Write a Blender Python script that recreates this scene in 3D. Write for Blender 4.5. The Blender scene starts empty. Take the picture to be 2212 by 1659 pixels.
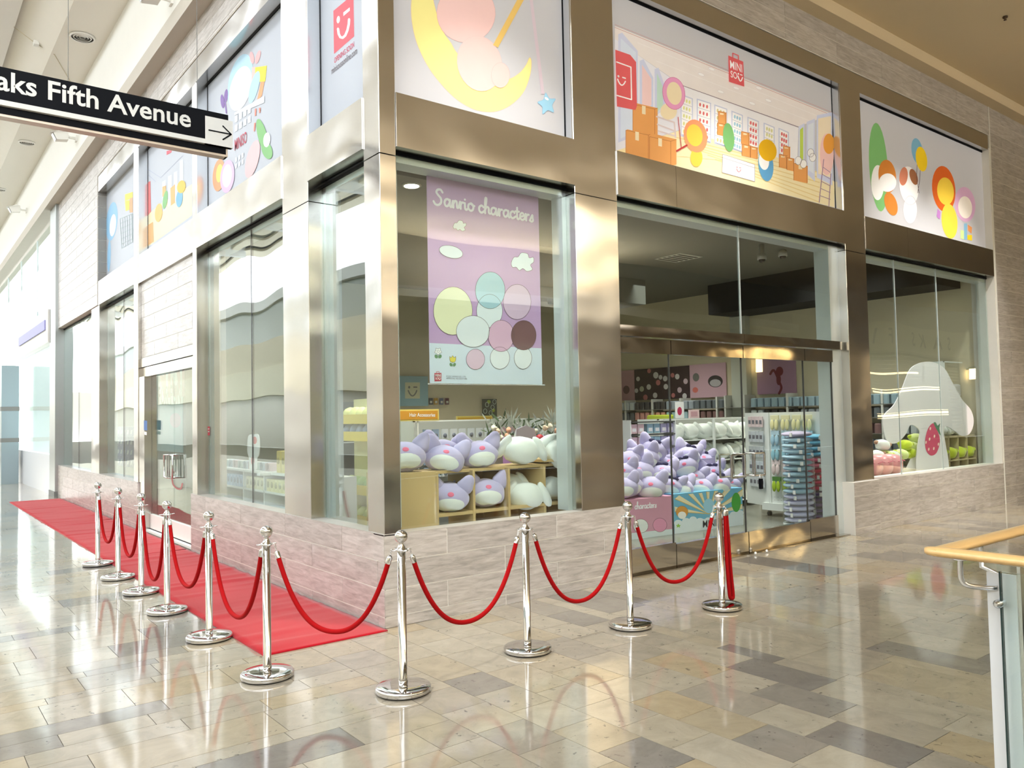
import bpy, math, random
from mathutils import Vector, Matrix, noise
random.seed(7)
SC = bpy.context.scene
COL = SC.collection
PI = math.pi
# ------------------------------------------------------------------ camera, sky, exposure
CAM = Vector((-3.098708, -5.670648, 1.65))
FPX = 1732.717
RIGHT = Vector((0.789682, -0.613192, -0.019958))
DOWN = Vector((0.009086, 0.044216, -0.998981))
FWD = Vector((0.613449, 0.788696, 0.040488))
cd = bpy.data.cameras.new('camera'); cam = bpy.data.objects.new('camera', cd); COL.objects.link(cam)
cd.sensor_width = 36.0; cd.lens = FPX / 2212 * 36.0; cd.clip_end = 400
m = Matrix((RIGHT, -DOWN, -FWD)).transposed().to_4x4(); m.translation = CAM
cam.matrix_world = m
SC.camera = cam
SC.view_settings.view_transform = 'Standard'; SC.view_settings.look = 'None'
SC.view_settings.gamma = 1.0; SC.view_settings.use_curve_mapping = False
SC.view_settings.exposure = 1.45
SC.cycles.max_bounces = 10; SC.cycles.transparent_max_bounces = 16; SC.cycles.glossy_bounces = 6
SC.cycles.sample_clamp_indirect = 6.0
SC.cycles.caustics_reflective = False; SC.cycles.caustics_refractive = False
W = bpy.data.worlds.new('sky'); SC.world = W; W.use_nodes = True
bg = W.node_tree.nodes['Background']; bg.inputs[0].default_value = (0.92, 0.96, 1.0, 1); bg.inputs[1].default_value = 2.1

def area(name, loc, rot, sx, sy, power, col=(1, 1, 1), spread=180):
    l = bpy.data.lights.new(name, 'AREA'); l.shape = 'RECTANGLE'; l.size = sx; l.size_y = sy
    l.energy = power; l.color = col; l.spread = math.radians(spread)
    o = bpy.data.objects.new(name, l); o.location = loc; o.rotation_euler = rot; COL.objects.link(o); return o
# wide unseen lights added under the shop ceiling, enlarged to soften their reflections
for k, (x, y) in enumerate(((2.2, 2.2), (2.2, 6.2), (6.0, 2.2), (6.0, 6.2), (9.8, 2.2), (9.8, 6.2))):
    area('shop_ceiling_light', (x, y, 4.28), (0, 0, 0), 1.9, 1.9, 36, (1, 0.95, 0.86), 95)
# unseen spots added under the corridor ceiling to brighten the window displays
for x, e_ in ((1.2, 15), (4.6, 15), (8.9, 20), (10.4, 20)):
    area('window_wash_light', (x, -1.7, 6.97), (math.radians(18), 0, 0), 0.3, 0.3, e_, (1, 0.96, 0.9), 58)

# unseen added lights: coves brighten the corridor ceiling, washers the store front across
for x in (-8.0, 2.0, 12.0):
    area('cove_light', (x, -13.3, 5.18), (PI + math.radians(-40), 0, 0), 8.0, 0.25, 330, (1, 0.97, 0.93))
    area('wall_washer', (x, -11.2, 6.95), (math.radians(-38), 0, 0), 7.0, 0.5, 130, (1, 0.97, 0.93), 110)

# ------------------------------------------------------------------ helpers
def raydir(px, py): return RIGHT * ((px - 1106) / FPX) + DOWN * ((py - 829.5) / FPX) + FWD
def at(px, py, x=None, y=None, z=None):
    """the point of the plane x=..., y=... or z=... seen at a place of the photograph"""
    d = raydir(px, py)
    t = (x - CAM.x) / d.x if x is not None else (y - CAM.y) / d.y if y is not None else (z - CAM.z) / d.z
    return CAM + d * t
def atp(px, py, p, n):
    d = raydir(px, py); n = Vector(n); return CAM + d * ((Vector(p) - CAM).dot(n) / d.dot(n))
def project(p):
    v = Vector(p) - CAM; w = v.dot(FWD)
    if w < 0.05: return None
    return (1106 + FPX * v.dot(RIGHT) / w, 829.5 + FPX * v.dot(DOWN) / w, w)

MATS = {}
def nd(nt, t, **k):
    n = nt.nodes.new(t)
    for a, b in k.items():
        if a.startswith('i_'): n.inputs[a[2:].replace('_', ' ')].default_value = b
        else: setattr(n, a, b)
    return n
def mat(name, col=(0.8, 0.8, 0.8), rough=0.5, metal=0.0, var=0.0, vscale=4.0, bump=0.0, bscale=40.0, emit=None, estr=1.0, coat=0.0, sheen=0.0, stretch=None, spec=0.5, bdist=0.01):
    if name in MATS: return MATS[name]
    M = bpy.data.materials.new(name); M.use_nodes = True; nt = M.node_tree; b = nt.nodes['Principled BSDF']; L = nt.links.new
    b.inputs['Base Color'].default_value = (*col, 1); b.inputs['Roughness'].default_value = rough; b.inputs['Metallic'].default_value = metal
    b.inputs['Specular IOR Level'].default_value = spec
    b.inputs['Coat Weight'].default_value = coat; b.inputs['Coat Roughness'].default_value = 0.05
    b.inputs['Sheen Weight'].default_value = sheen
    if emit: b.inputs['Emission Color'].default_value = (*emit, 1); b.inputs['Emission Strength'].default_value = estr
    geo = nd(nt, 'ShaderNodeNewGeometry'); mp = nd(nt, 'ShaderNodeMapping'); L(geo.outputs['Position'], mp.inputs['Vector'])
    if stretch: mp.inputs['Scale'].default_value = stretch
    if var:
        nz = nd(nt, 'ShaderNodeTexNoise', i_Scale=vscale, i_Detail=3.0); L(mp.outputs[0], nz.inputs['Vector'])
        mx = nd(nt, 'ShaderNodeMix', data_type='RGBA')
        mx.inputs[6].default_value = (*[max(0, c * (1 - var)) for c in col], 1); mx.inputs[7].default_value = (*[min(1, c * (1 + var)) for c in col], 1)
        L(nz.outputs[0], mx.inputs[0]); L(mx.outputs[2], b.inputs['Base Color'])
    if bump:
        nb = nd(nt, 'ShaderNodeTexNoise', i_Scale=bscale, i_Detail=2.0); L(mp.outputs[0], nb.inputs['Vector'])
        bp = nd(nt, 'ShaderNodeBump', i_Strength=bump, i_Distance=bdist); L(nb.outputs[0], bp.inputs['Height']); L(bp.outputs[0], b.inputs['Normal'])
    MATS[name] = M; return M
def srgb(r, g, b):
    return tuple((c / 255 / 12.92) if c / 255 <= 0.04045 else ((c / 255 + 0.055) / 1.055) ** 2.4 for c in (r, g, b))
def pr(r, g, b, rough=0.5, **k):
    """a plain print, paint or plastic of that colour"""
    return mat('colour_%d_%d_%d_%d' % (r, g, b, int(rough * 100)), srgb(r, g, b), rough, var=0.04, vscale=6, **k)

def steel_mat(name, col, rough, wave, wscale=0.9):
    """brushed stainless sheet: fine vertical brushing, wide slow buckling of the sheet"""
    M = bpy.data.materials.new(name); M.use_nodes = True; nt = M.node_tree; b = nt.nodes['Principled BSDF']; L = nt.links.new
    b.inputs['Base Color'].default_value = (*col, 1); b.inputs['Metallic'].default_value = 1; b.inputs['Roughness'].default_value = rough
    b.inputs['Anisotropic'].default_value = 0.35
    geo = nd(nt, 'ShaderNodeNewGeometry')
    mp = nd(nt, 'ShaderNodeMapping'); mp.inputs['Scale'].default_value = (90, 90, 1.2); L(geo.outputs['Position'], mp.inputs['Vector'])
    n1 = nd(nt, 'ShaderNodeTexNoise', i_Scale=3.0, i_Detail=2.0); L(mp.outputs[0], n1.inputs['Vector'])
    mp2 = nd(nt, 'ShaderNodeMapping'); mp2.inputs['Scale'].default_value = (1, 1, 1.6); L(geo.outputs['Position'], mp2.inputs['Vector'])
    n2 = nd(nt, 'ShaderNodeTexNoise', i_Scale=wscale, i_Detail=1.0); L(mp2.outputs[0], n2.inputs['Vector'])
    b1 = nd(nt, 'ShaderNodeBump', i_Strength=0.12, i_Distance=0.001); L(n1.outputs[0], b1.inputs['Height'])
    b2 = nd(nt, 'ShaderNodeBump', i_Strength=1.0, i_Distance=wave); L(n2.outputs[0], b2.inputs['Height']); L(b1.outputs[0], b2.inputs['Normal'])
    L(b2.outputs[0], b.inputs['Normal'])
    rr = nd(nt, 'ShaderNodeMapRange'); rr.inputs['To Min'].default_value = rough * 0.8; rr.inputs['To Max'].default_value = rough * 1.3
    L(n1.outputs[0], rr.inputs['Value']); L(rr.outputs[0], b.inputs['Roughness'])
    return M
STEEL = steel_mat('brushed_steel', (0.61, 0.59, 0.56), 0.17, 0.035)
STEELD = steel_mat('polished_steel_rail', (0.60, 0.56, 0.50), 0.09, 0.02, 1.4)
CHROME = mat('chrome', (0.66, 0.655, 0.65), 0.035, 1.0)
SATIN = mat('satin_steel', (0.72, 0.74, 0.76), 0.22, 1.0)
ALU = mat('pale_aluminium', srgb(214, 224, 226), 0.35, 0.3, var=0.04)
BLACK = mat('black_print', (0.006, 0.007, 0.010), 0.5, spec=0.08)

def tile_mat(name, base, dark, light, stretch, rough=0.30):
    """porcelain planks printed with weathered wood grain; shade differs from plank to plank"""
    M = bpy.data.materials.new(name); M.use_nodes = True; nt = M.node_tree; b = nt.nodes['Principled BSDF']; L = nt.links.new
    geo = nd(nt, 'ShaderNodeNewGeometry'); oi = nd(nt, 'ShaderNodeObjectInfo')
    ad = nd(nt, 'ShaderNodeMath', operation='ADD'); L(oi.outputs['Random'], ad.inputs[0]); L(geo.outputs['Random Per Island'], ad.inputs[1])
    sc = nd(nt, 'ShaderNodeMath', operation='MULTIPLY'); sc.inputs[1].default_value = 37.0; L(ad.outputs[0], sc.inputs[0])
    cb = nd(nt, 'ShaderNodeCombineXYZ'); L(sc.outputs[0], cb.inputs[0]); L(sc.outputs[0], cb.inputs[1])
    va = nd(nt, 'ShaderNodeVectorMath', operation='ADD'); L(geo.outputs['Position'], va.inputs[0]); L(cb.outputs[0], va.inputs[1])
    mp = nd(nt, 'ShaderNodeMapping'); mp.inputs['Scale'].default_value = stretch; L(va.outputs[0], mp.inputs['Vector'])
    n1 = nd(nt, 'ShaderNodeTexNoise', i_Scale=3.2, i_Detail=8.0, i_Roughness=0.65, i_Distortion=0.5); L(mp.outputs[0], n1.inputs['Vector'])
    cr = nd(nt, 'ShaderNodeValToRGB'); e = cr.color_ramp.elements
    e[0].position = 0.33; e[0].color = (*dark, 1); e[1].position = 0.68; e[1].color = (*light, 1); x = e.new(0.5); x.color = (*base, 1)
    L(n1.outputs[0], cr.inputs[0])
    fr = nd(nt, 'ShaderNodeMath', operation='FRACT'); s2 = nd(nt, 'ShaderNodeMath', operation='MULTIPLY'); s2.inputs[1].default_value = 7.3
    L(ad.outputs[0], s2.inputs[0]); L(s2.outputs[0], fr.inputs[0])
    rr = nd(nt, 'ShaderNodeMapRange'); rr.inputs['To Min'].default_value = 0.90; rr.inputs['To Max'].default_value = 1.08; L(fr.outputs[0], rr.inputs['Value'])
    mx = nd(nt, 'ShaderNodeVectorMath', operation='SCALE'); L(cr.outputs[0], mx.inputs[0]); L(rr.outputs[0], mx.inputs['Scale'])
    L(mx.outputs[0], b.inputs['Base Color']); b.inputs['Roughness'].default_value = rough; b.inputs['Specular IOR Level'].default_value = 0.85
    bp = nd(nt, 'ShaderNodeBump', i_Strength=0.25, i_Distance=0.002); L(n1.outputs[0], bp.inputs['Height']); L(bp.outputs[0], b.inputs['Normal'])
    return M
TILE = tile_mat('wood_look_tile', srgb(186, 181, 177), srgb(158, 153, 149), srgb(206, 202, 199), (1.2, 1.2, 9))
GROUT = mat('pale_grout', srgb(238, 236, 230), 0.8, var=0.05)

def stone_mat():
    """polished limestone slabs: beige, honey and grey slabs, clouding, dark fossil flecks"""
    M = bpy.data.materials.new('polished_limestone'); M.use_nodes = True; nt = M.node_tree; b = nt.nodes['Principled BSDF']; L = nt.links.new
    geo = nd(nt, 'ShaderNodeNewGeometry'); oi = nd(nt, 'ShaderNodeObjectInfo')
    ad = nd(nt, 'ShaderNodeMath', operation='ADD'); L(oi.outputs['Random'], ad.inputs[0]); L(geo.outputs['Random Per Island'], ad.inputs[1])
    fr = nd(nt, 'ShaderNodeMath', operation='FRACT'); s2 = nd(nt, 'ShaderNodeMath', operation='MULTIPLY'); s2.inputs[1].default_value = 5.7
    L(ad.outputs[0], s2.inputs[0]); L(s2.outputs[0], fr.inputs[0])
    cr = nd(nt, 'ShaderNodeValToRGB'); cr.color_ramp.interpolation = 'LINEAR'; e = cr.color_ramp.elements
    e[0].position = 0; e[0].color = (*srgb(124, 119, 113), 1); e[1].position = 1; e[1].color = (*srgb(166, 151, 124), 1)
    for p, c in ((0.12, (134, 129, 121)), (0.2, (154, 146, 132)), (0.45, (160, 152, 136)), (0.7, (167, 159, 143)), (0.88, (162, 150, 127))):
        x = e.new(p); x.color = (*srgb(*c), 1)
    L(fr.outputs[0], cr.inputs[0])
    sc = nd(nt, 'ShaderNodeMath', operation='MULTIPLY'); sc.inputs[1].default_value = 23.0; L(ad.outputs[0], sc.inputs[0])
    cb = nd(nt, 'ShaderNodeCombineXYZ'); L(sc.outputs[0], cb.inputs[2])
    va = nd(nt, 'ShaderNodeVectorMath', operation='ADD'); L(geo.outputs['Position'], va.inputs[0]); L(cb.outputs[0], va.inputs[1])
    n1 = nd(nt, 'ShaderNodeTexNoise', i_Scale=5.0, i_Detail=9.0, i_Roughness=0.7, i_Distortion=0.8); L(va.outputs[0], n1.inputs['Vector'])
    r1 = nd(nt, 'ShaderNodeMapRange'); r1.inputs['From Min'].default_value = 0.3; r1.inputs['From Max'].default_value = 0.7
    r1.inputs['To Min'].default_value = 0.84; r1.inputs['To Max'].default_value = 1.14; L(n1.outputs[0], r1.inputs['Value'])
    m1 = nd(nt, 'ShaderNodeVectorMath', operation='SCALE'); L(cr.outputs[0], m1.inputs[0]); L(r1.outputs[0], m1.inputs['Scale'])
    # fossil flecks, gathered in clouds
    n2 = nd(nt, 'ShaderNodeTexNoise', i_Scale=22.0, i_Detail=4.0, i_Roughness=0.6, i_Distortion=0.5); L(va.outputs[0], n2.inputs['Vector'])
    n3 = nd(nt, 'ShaderNodeTexNoise', i_Scale=1.3, i_Detail=2.0); L(va.outputs[0], n3.inputs['Vector'])
    a1 = nd(nt, 'ShaderNodeMapRange'); a1.inputs['From Min'].default_value = 0.62; a1.inputs['From Max'].default_value = 0.72; L(n2.outputs[0], a1.inputs['Value'])
    a2 = nd(nt, 'ShaderNodeMapRange'); a2.inputs['From Min'].default_value = 0.42; a2.inputs['From Max'].default_value = 0.56; L(n3.outputs[0], a2.inputs['Value'])
    a3 = nd(nt, 'ShaderNodeMath', operation='MULTIPLY'); L(a1.outputs[0], a3.inputs[0]); L(a2.outputs[0], a3.inputs[1])
    a4 = nd(nt, 'ShaderNodeMath', operation='MULTIPLY'); a4.inputs[1].default_value = 0.85; L(a3.outputs[0], a4.inputs[0])
    mx = nd(nt, 'ShaderNodeMix', data_type='RGBA'); L(a4.outputs[0], mx.inputs[0]); L(m1.outputs[0], mx.inputs[6]); mx.inputs[7].default_value = (*srgb(70, 64, 60), 1)
    L(mx.outputs[2], b.inputs['Base Color']); b.inputs['Roughness'].default_value = 0.075
    b.inputs['Specular IOR Level'].default_value = 1.0
    bp = nd(nt, 'ShaderNodeBump', i_Strength=0.3, i_Distance=0.002); n4 = nd(nt, 'ShaderNodeTexNoise', i_Scale=3.5, i_Detail=1.0)
    L(geo.outputs['Position'], n4.inputs['Vector']); L(n4.outputs[0], bp.inputs['Height']); L(bp.outputs[0], b.inputs['Normal'])
    return M
STONE = stone_mat()

def glass_mat(name, tint, wave=0.004, ior=1.5):
    M = bpy.data.materials.new(name); M.use_nodes = True; nt = M.node_tree; L = nt.links.new
    for n in list(nt.nodes): nt.nodes.remove(n)
    out = nd(nt, 'ShaderNodeOutputMaterial'); mx = nd(nt, 'ShaderNodeMixShader'); tr = nd(nt, 'ShaderNodeBsdfTransparent'); gl = nd(nt, 'ShaderNodeBsdfGlossy')
    tr.inputs[0].default_value = (*tint, 1); gl.inputs['Roughness'].default_value = 0.0; gl.inputs[0].default_value = (0.95, 0.98, 0.97, 1)
    fz = nd(nt, 'ShaderNodeFresnel', i_IOR=ior); geo = nd(nt, 'ShaderNodeNewGeometry')
    io = nd(nt, 'ShaderNodeMapRange'); io.inputs['To Min'].default_value = ior; io.inputs['To Max'].default_value = 1 / ior; L(geo.outputs['Backfacing'], io.inputs['Value']); L(io.outputs[0], fz.inputs['IOR'])
    n2 = nd(nt, 'ShaderNodeTexNoise', i_Scale=0.8, i_Detail=0.0); L(geo.outputs['Position'], n2.inputs['Vector'])
    bp = nd(nt, 'ShaderNodeBump', i_Strength=1.0, i_Distance=wave); L(n2.outputs[0], bp.inputs['Height']); L(bp.outputs[0], gl.inputs['Normal'])
    L(fz.outputs[0], mx.inputs[0]); L(tr.outputs[0], mx.inputs[1]); L(gl.outputs[0], mx.inputs[2]); L(mx.outputs[0], out.inputs[0])
    return M
GLASS = glass_mat('shopfront_glass', (0.94, 0.975, 0.96), 0.006)
GLASSL = glass_mat('coated_shopfront_glass', (0.90, 0.95, 0.94), 0.010, 1.72)
CLEAR = glass_mat('clear_acrylic', (0.97, 0.98, 0.98), 0.0, 1.3)

class MB:
    """collects shapes; build() links them as ONE mesh object"""
    def __init__(s): s.v = []; s.f = []; s.sm = []
    def add(s, vs, fs, smooth=False):
        o = len(s.v); s.v += [tuple(v) for v in vs]; s.f += [tuple(i + o for i in f) for f in fs]; s.sm += [smooth] * len(fs); return s
    def box(s, x0, x1, y0, y1, z0, z1):
        if x0 > x1: x0, x1 = x1, x0
        if y0 > y1: y0, y1 = y1, y0
        if z0 > z1: z0, z1 = z1, z0
        vs = [(x, y, z) for z in (z0, z1) for y in (y0, y1) for x in (x0, x1)]
        return s.add(vs, [(0, 2, 3, 1), (4, 5, 7, 6), (0, 1, 5, 4), (2, 6, 7, 3), (0, 4, 6, 2), (1, 3, 7, 5)])
    def bbox(s, x0, x1, y0, y1, z0, z1, b=0.01):
        """box with chamfered vertical and top edges"""
        if x0 > x1: x0, x1 = x1, x0
        if y0 > y1: y0, y1 = y1, y0
        ring = lambda i, z: [(x0 + i + b, y0 + i, z), (x1 - i - b, y0 + i, z), (x1 - i, y0 + i + b, z), (x1 - i, y1 - i - b, z), (x1 - i - b, y1 - i, z), (x0 + i + b, y1 - i, z), (x0 + i, y1 - i - b, z), (x0 + i, y0 + i + b, z)]
        return s.rings([ring(0, z0), ring(0, z1 - b), ring(b, z1)])
    def rings(s, rs, closed=True, caps=True, smooth=False):
        n = len(rs[0]); vs = [p for r in rs for p in r]; fs = []
        for k in range(len(rs) - 1):
            for i in range(n if closed else n - 1):
                j = (i + 1) % n; fs.append((k * n + i, k * n + j, (k + 1) * n + j, (k + 1) * n + i))
        s.add(vs, fs, smooth)
        if caps: s.add(rs[0], [tuple(range(n - 1, -1, -1))]); s.add(rs[-1], [tuple(range(n))])
        return s
    def lathe(s, prof, c=(0, 0, 0), n=32, smooth=True, caps=True):
        rs = [[(c[0] + max(r, 1e-4) * math.cos(2 * PI * i / n), c[1] + max(r, 1e-4) * math.sin(2 * PI * i / n), c[2] + z) for i in range(n)] for r, z in prof]
        return s.rings(rs, smooth=smooth, caps=caps)
    def tube(s, pts, r, n=10, smooth=True, closed=False, caps=True):
        pts = [Vector(p) for p in pts]; rs = []; up = None
        for i, p in enumerate(pts):
            a = pts[i - 1] if (i > 0 or closed) else p; b = pts[(i + 1) % len(pts)] if (i < len(pts) - 1 or closed) else p
            t = (b - a).normalized()
            if up is None: up = Vector((0, 0, 1)) if abs(t.z) < 0.9 else Vector((1, 0, 0))
            u = t.cross(up).normalized(); w = u.cross(t); up = w
            rr = r[i] if isinstance(r, (list, tuple)) else r
            rs.append([p + (u * math.cos(2 * PI * k / n) + w * math.sin(2 * PI * k / n)) * rr for k in range(n)])
        if closed: rs.append(rs[0])
        return s.rings(rs, caps=caps and not closed, smooth=smooth)
    def ell(s, c, r, n=16, m=10, M=None, smooth=True, fn=None):
        rs = []
        for j in range(m + 1):
            th = PI * j / m - PI / 2; row = []
            for i in range(n):
                ph = 2 * PI * i / n; d = Vector((math.cos(th) * math.cos(ph), math.cos(th) * math.sin(ph), math.sin(th)))
                k = fn(d) if fn else 1.0
                p = Vector((d.x * r[0] * k, d.y * r[1] * k, d.z * r[2] * k))
                if M: p = M @ p
                row.append(p + Vector(c))
            rs.append(row)
        return s.rings(rs, caps=False, smooth=smooth)
    def prism(s, pts, off):
        """closed outline of 3-D points pushed along off"""
        off = Vector(off); a = [Vector(p) for p in pts]; return s.rings([a, [p + off for p in a]])
    def poly(s, pts): return s.add(pts, [tuple(range(len(pts)))])
    def build(s, name, material, parent=None, loc=None):
        me = bpy.data.meshes.new(name); me.from_pydata(s.v, [], s.f); me.materials.append(material)
        me.polygons.foreach_set('use_smooth', s.sm); me.update()
        o = bpy.data.objects.new(name, me); COL.objects.link(o)
        if loc: o.location = loc
        if parent: o.parent = parent
        return o
def tag(o, label=None, cat=None, group=None, kind=None):
    for k, v in (('label', label), ('category', cat), ('group', group), ('kind', kind)):
        if v: o[k] = v
    return o
def empty(name, loc=(0, 0, 0), label=None, cat=None, group=None, kind=None, rz=0):
    o = bpy.data.objects.new(name, None); COL.objects.link(o); o.location = loc; o.rotation_euler.z = rz; o.empty_display_size = 0.1
    return tag(o, label, cat, group, kind)
KIDS = {}
def copy_tree(o, parent=None, loc=None, rot=None, scale=None, label=None, group=None):
    c = o.copy(); COL.objects.link(c); c.parent = parent
    if loc is not None: c.location = loc
    if rot is not None: c.rotation_euler = rot
    if scale is not None: c.scale = (scale,) * 3 if not isinstance(scale, (tuple, list)) else scale
    if label: c['label'] = label
    if group: c['group'] = group
    for ch in list(o.children): copy_tree(ch, c)
    return c
def catmull(pts, closed=False, k=6):
    P = [Vector(p) for p in pts]; n = len(P); out = []
    for i in range(n if closed else n - 1):
        p0 = P[(i - 1) % n] if closed or i > 0 else P[0]; p1 = P[i]; p2 = P[(i + 1) % n]; p3 = P[(i + 2) % n] if closed or i < n - 2 else P[-1]
        for j in range(k):
            t = j / k
            out.append(0.5 * ((2 * p1) + (p2 - p0) * t + (2 * p0 - 5 * p1 + 4 * p2 - p3) * t * t + (3 * p1 - p0 - 3 * p2 + p3) * t ** 3))
    if not closed: out.append(P[-1])
    return out
def ellipse(cx, cy, rx, ry, rot=0, n=28):
    c, s = math.cos(rot), math.sin(rot)
    return [(cx + rx * math.cos(a) * c - ry * math.sin(a) * s, cy + rx * math.cos(a) * s + ry * math.sin(a) * c) for a in (2 * PI * i / n for i in range(n))]
def strip(pts, w, closed=False):
    """a flat band of width w along 2-D points: list of small polygons"""
    P = [Vector((p[0], p[1])) for p in pts]; out = []
    if closed: P.append(P[0])
    for a, b in zip(P, P[1:]):
        d = b - a
        if d.length < 1e-9: continue
        nrm = Vector((-d.y, d.x)).normalized() * (w / 2); out.append([a + nrm, b + nrm, b - nrm, a - nrm])
    for a in P: out.append([(a.x + w / 2 * math.cos(t), a.y + w / 2 * math.sin(t)) for t in (2 * PI * i / 8 for i in range(8))])
    return out

TEXTS = {}
def text_mesh(s, bold=0.0, shear=0.0):
    """outline of a line of text as 2-D verts and faces, cap height about 0.7"""
    key = (s, bold, shear)
    if key in TEXTS: return TEXTS[key]
    cu = bpy.data.curves.new('lettering', 'FONT'); cu.body = s; cu.size = 1.0; cu.offset = bold; cu.shear = shear; cu.resolution_u = 3
    o = bpy.data.objects.new('lettering', cu); COL.objects.link(o)
    dg = bpy.context.evaluated_depsgraph_get(); me = o.evaluated_get(dg).to_mesh()
    vs = [(v.co.x, v.co.y) for v in me.vertices]; fs = [tuple(p.vertices) for p in me.polygons]
    o.evaluated_get(dg).to_mesh_clear(); bpy.data.objects.remove(o); bpy.data.curves.remove(cu)
    x0 = min(v[0] for v in vs); x1 = max(v[0] for v in vs); y0 = 0.0
    TEXTS[key] = ([(v[0] - x0, v[1] - y0) for v in vs], fs, x1 - x0); return TEXTS[key]

def lit(M):
    """the same ink on a backlit film"""
    k = M.name + '_backlit'
    if k in MATS: return MATS[k]
    n = M.copy(); n.name = k; b = n.node_tree.nodes['Principled BSDF']; c = tuple(b.inputs['Base Color'].default_value)
    b.inputs['Emission Color'].default_value = c; b.inputs['Emission Strength'].default_value = 0.09; MATS[k] = n; return n
class Sheet:
    """prints drawn on one real plane; places are read from the photograph, each layer stands 0.8 mm proud of the one below"""
    def __init__(s, parent, p, n): s.par = parent; s.p = Vector(p); s.n = Vector(n).normalized(); s.layer = 1; s.cnt = 0; s.backlit = False; s.inv = parent.matrix_basis.inverted() if parent else Matrix()
    def up(s, layer):
        if layer is not None: s.layer = layer
        s.cnt += 1; s.layer_now = s.layer + 0.012 * s.cnt
    def w(s, px, py, dz=None): return atp(px, py, s.p, s.n) + s.n * 0.0008 * (s.layer if dz is None else dz)
    def draw(s, name, polys, material, layer=None, label=None):
        s.up(layer); mb = MB()
        if s.backlit: material = lit(material)
        N = max(1, len(polys))
        for k, pl in enumerate(polys): mb.poly([s.inv @ s.w(a[0], a[1], s.layer_now + (0.0 if N == 1 else 0.35 * k / N)) for a in pl])
        o = mb.build(name, material, s.par)
        if label: o['label'] = label
        return o
    def blob(s, name, pts, material, layer=None, outline=None, ow=1.2):
        c = catmull([(a, b) for a, b in pts], True, 6); o = s.draw(name, [c], material, layer)
        if outline: s.draw('outline', strip(c, ow, True), outline, (layer or s.layer) + 0.5).parent = o
        return o
    def oval(s, name, cx, cy, rx, ry, material, layer=None, rot=0, outline=None, ow=1.2):
        e = ellipse(cx, cy, rx, ry, rot); o = s.draw(name, [e], material, layer)
        if outline: s.draw('outline', strip(e, ow, True), outline, (layer or s.layer) + 0.5).parent = o
        return o
    def text(s, string, p0, p1, material, layer=3, bold=0.0, shear=0.0, hs=1.0, name='lettering'):
        """baseline from p0 to p1 (photo places); height follows the width"""
        s.up(layer); layer = s.layer_now + 0.6; material = lit(material) if s.backlit else material; a = s.w(*p0, layer); b = s.w(*p1, layer); vs, fs, wid = text_mesh(string, bold, shear); u = (b - a); L = u.length; u.normalize(); v = s.n.cross(u); k = L / wid
        mb = MB(); mb.add([s.inv @ (a + u * x * k + v * y * k * hs) for x, y in vs], fs); return mb.build(name, material, s.par)
    def strokes(s, strokes, p0, p1, wid, lw, material, layer=3, hs=1.0, name='lettering'):
        s.up(layer); layer = s.layer_now + 0.6; material = lit(material) if s.backlit else material; a = s.w(*p0, layer); b = s.w(*p1, layer); u = (b - a); k = u.length / wid; u.normalize(); v = s.n.cross(u); mb = MB()
        qs = [q for st in strokes for q in strip(catmull(st, False, 5), lw)]
        for i, q in enumerate(qs): mb.poly([s.inv @ (a + u * x * k + v * y * k * hs + s.n * 0.0018 * i / len(qs)) for x, y in q])
        return mb.build(name, material, s.par)
SCRIPT = {
 'S': ([[(1.25, 1.75), (1.0, 2.05), (.6, 2.0), (.4, 1.65), (.65, 1.3), (1.0, .95), (1.05, .45), (.7, .05), (.25, .05), (0, .4)]], 1.4),
 'a': ([[(.85, .8), (.6, 1.0), (.25, .85), (.12, .45), (.3, .08), (.6, .15), (.85, .6), (.88, .95), (.88, .3), (1.0, .05), (1.2, .2)]], 1.12),
 'n': ([[(.05, .1), (.2, .9), (.25, .5), (.25, .05)], [(.25, .5), (.45, .92), (.7, .9), (.75, .5), (.8, .1), (1.05, .2)]], 1.02),
 'r': ([[(0, .2), (.2, .95), (.28, .6), (.28, .05)], [(.28, .5), (.45, .88), (.72, .92)]], .8),
 'i': ([[(.1, .9), (.12, .2), (.3, .05), (.5, .2)], [(.1, 1.35), (.12, 1.37)]], .5),
 'o': ([[(.5, 1), (.15, .8), (.1, .35), (.4, .03), (.75, .2), (.85, .65), (.65, .95), (.5, 1), (.7, .8), (1.0, .75)]], 1.0),
 'c': ([[(.75, .8), (.5, 1), (.15, .75), (.12, .3), (.4, .03), (.75, .2), (.9, .35)]], .88),
 'h': ([[(.05, .2), (.35, 1.9), (.2, 2.1), (.12, 1.5), (.12, .05)], [(.12, .5), (.35, .9), (.65, .85), (.68, .2), (.9, .1)]], .92),
 't': ([[(.3, 1.6), (.28, .25), (.45, .03), (.65, .2)], [(0, 1.05), (.6, 1.1)]], .65),
 'e': ([[(.1, .45), (.6, .6), (.65, .9), (.4, 1.0), (.12, .7), (.15, .25), (.45, .03), (.85, .25)]], .82),
 's': ([[(.1, .2), (.5, .95), (.55, .6), (.6, .2), (.35, .02), (.05, .15)]], .75), ' ': ([], .6)}
def script(s):
    out = []; x = 0
    for ch in s:
        st, adv = SCRIPT[ch]; out += [[(x + a, b) for a, b in q] for q in st]; x += adv
    return out, x
def smile(cx, cy, r, dxs=1.0, skew=0.0):
    """the winking smile emblem in px: dot, dash and a U"""
    f = lambda x, y: (cx + x * r * dxs, cy + y * r + skew * x * r)
    u = [f(-.75 + 1.5 * t, -.1 + 0.95 * math.sin(PI * t) ** 0.8) for t in [i / 12 for i in range(13)]]
    return strip(u, r * .24) + [[f(-.6 + .2 * math.cos(a), -.7 + .24 * math.sin(a)) for a in [2 * PI * i / 12 for i in range(12)]], [f(.15, -.85), f(.85, -.85), f(.85, -.6), f(.15, -.6)]]
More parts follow.
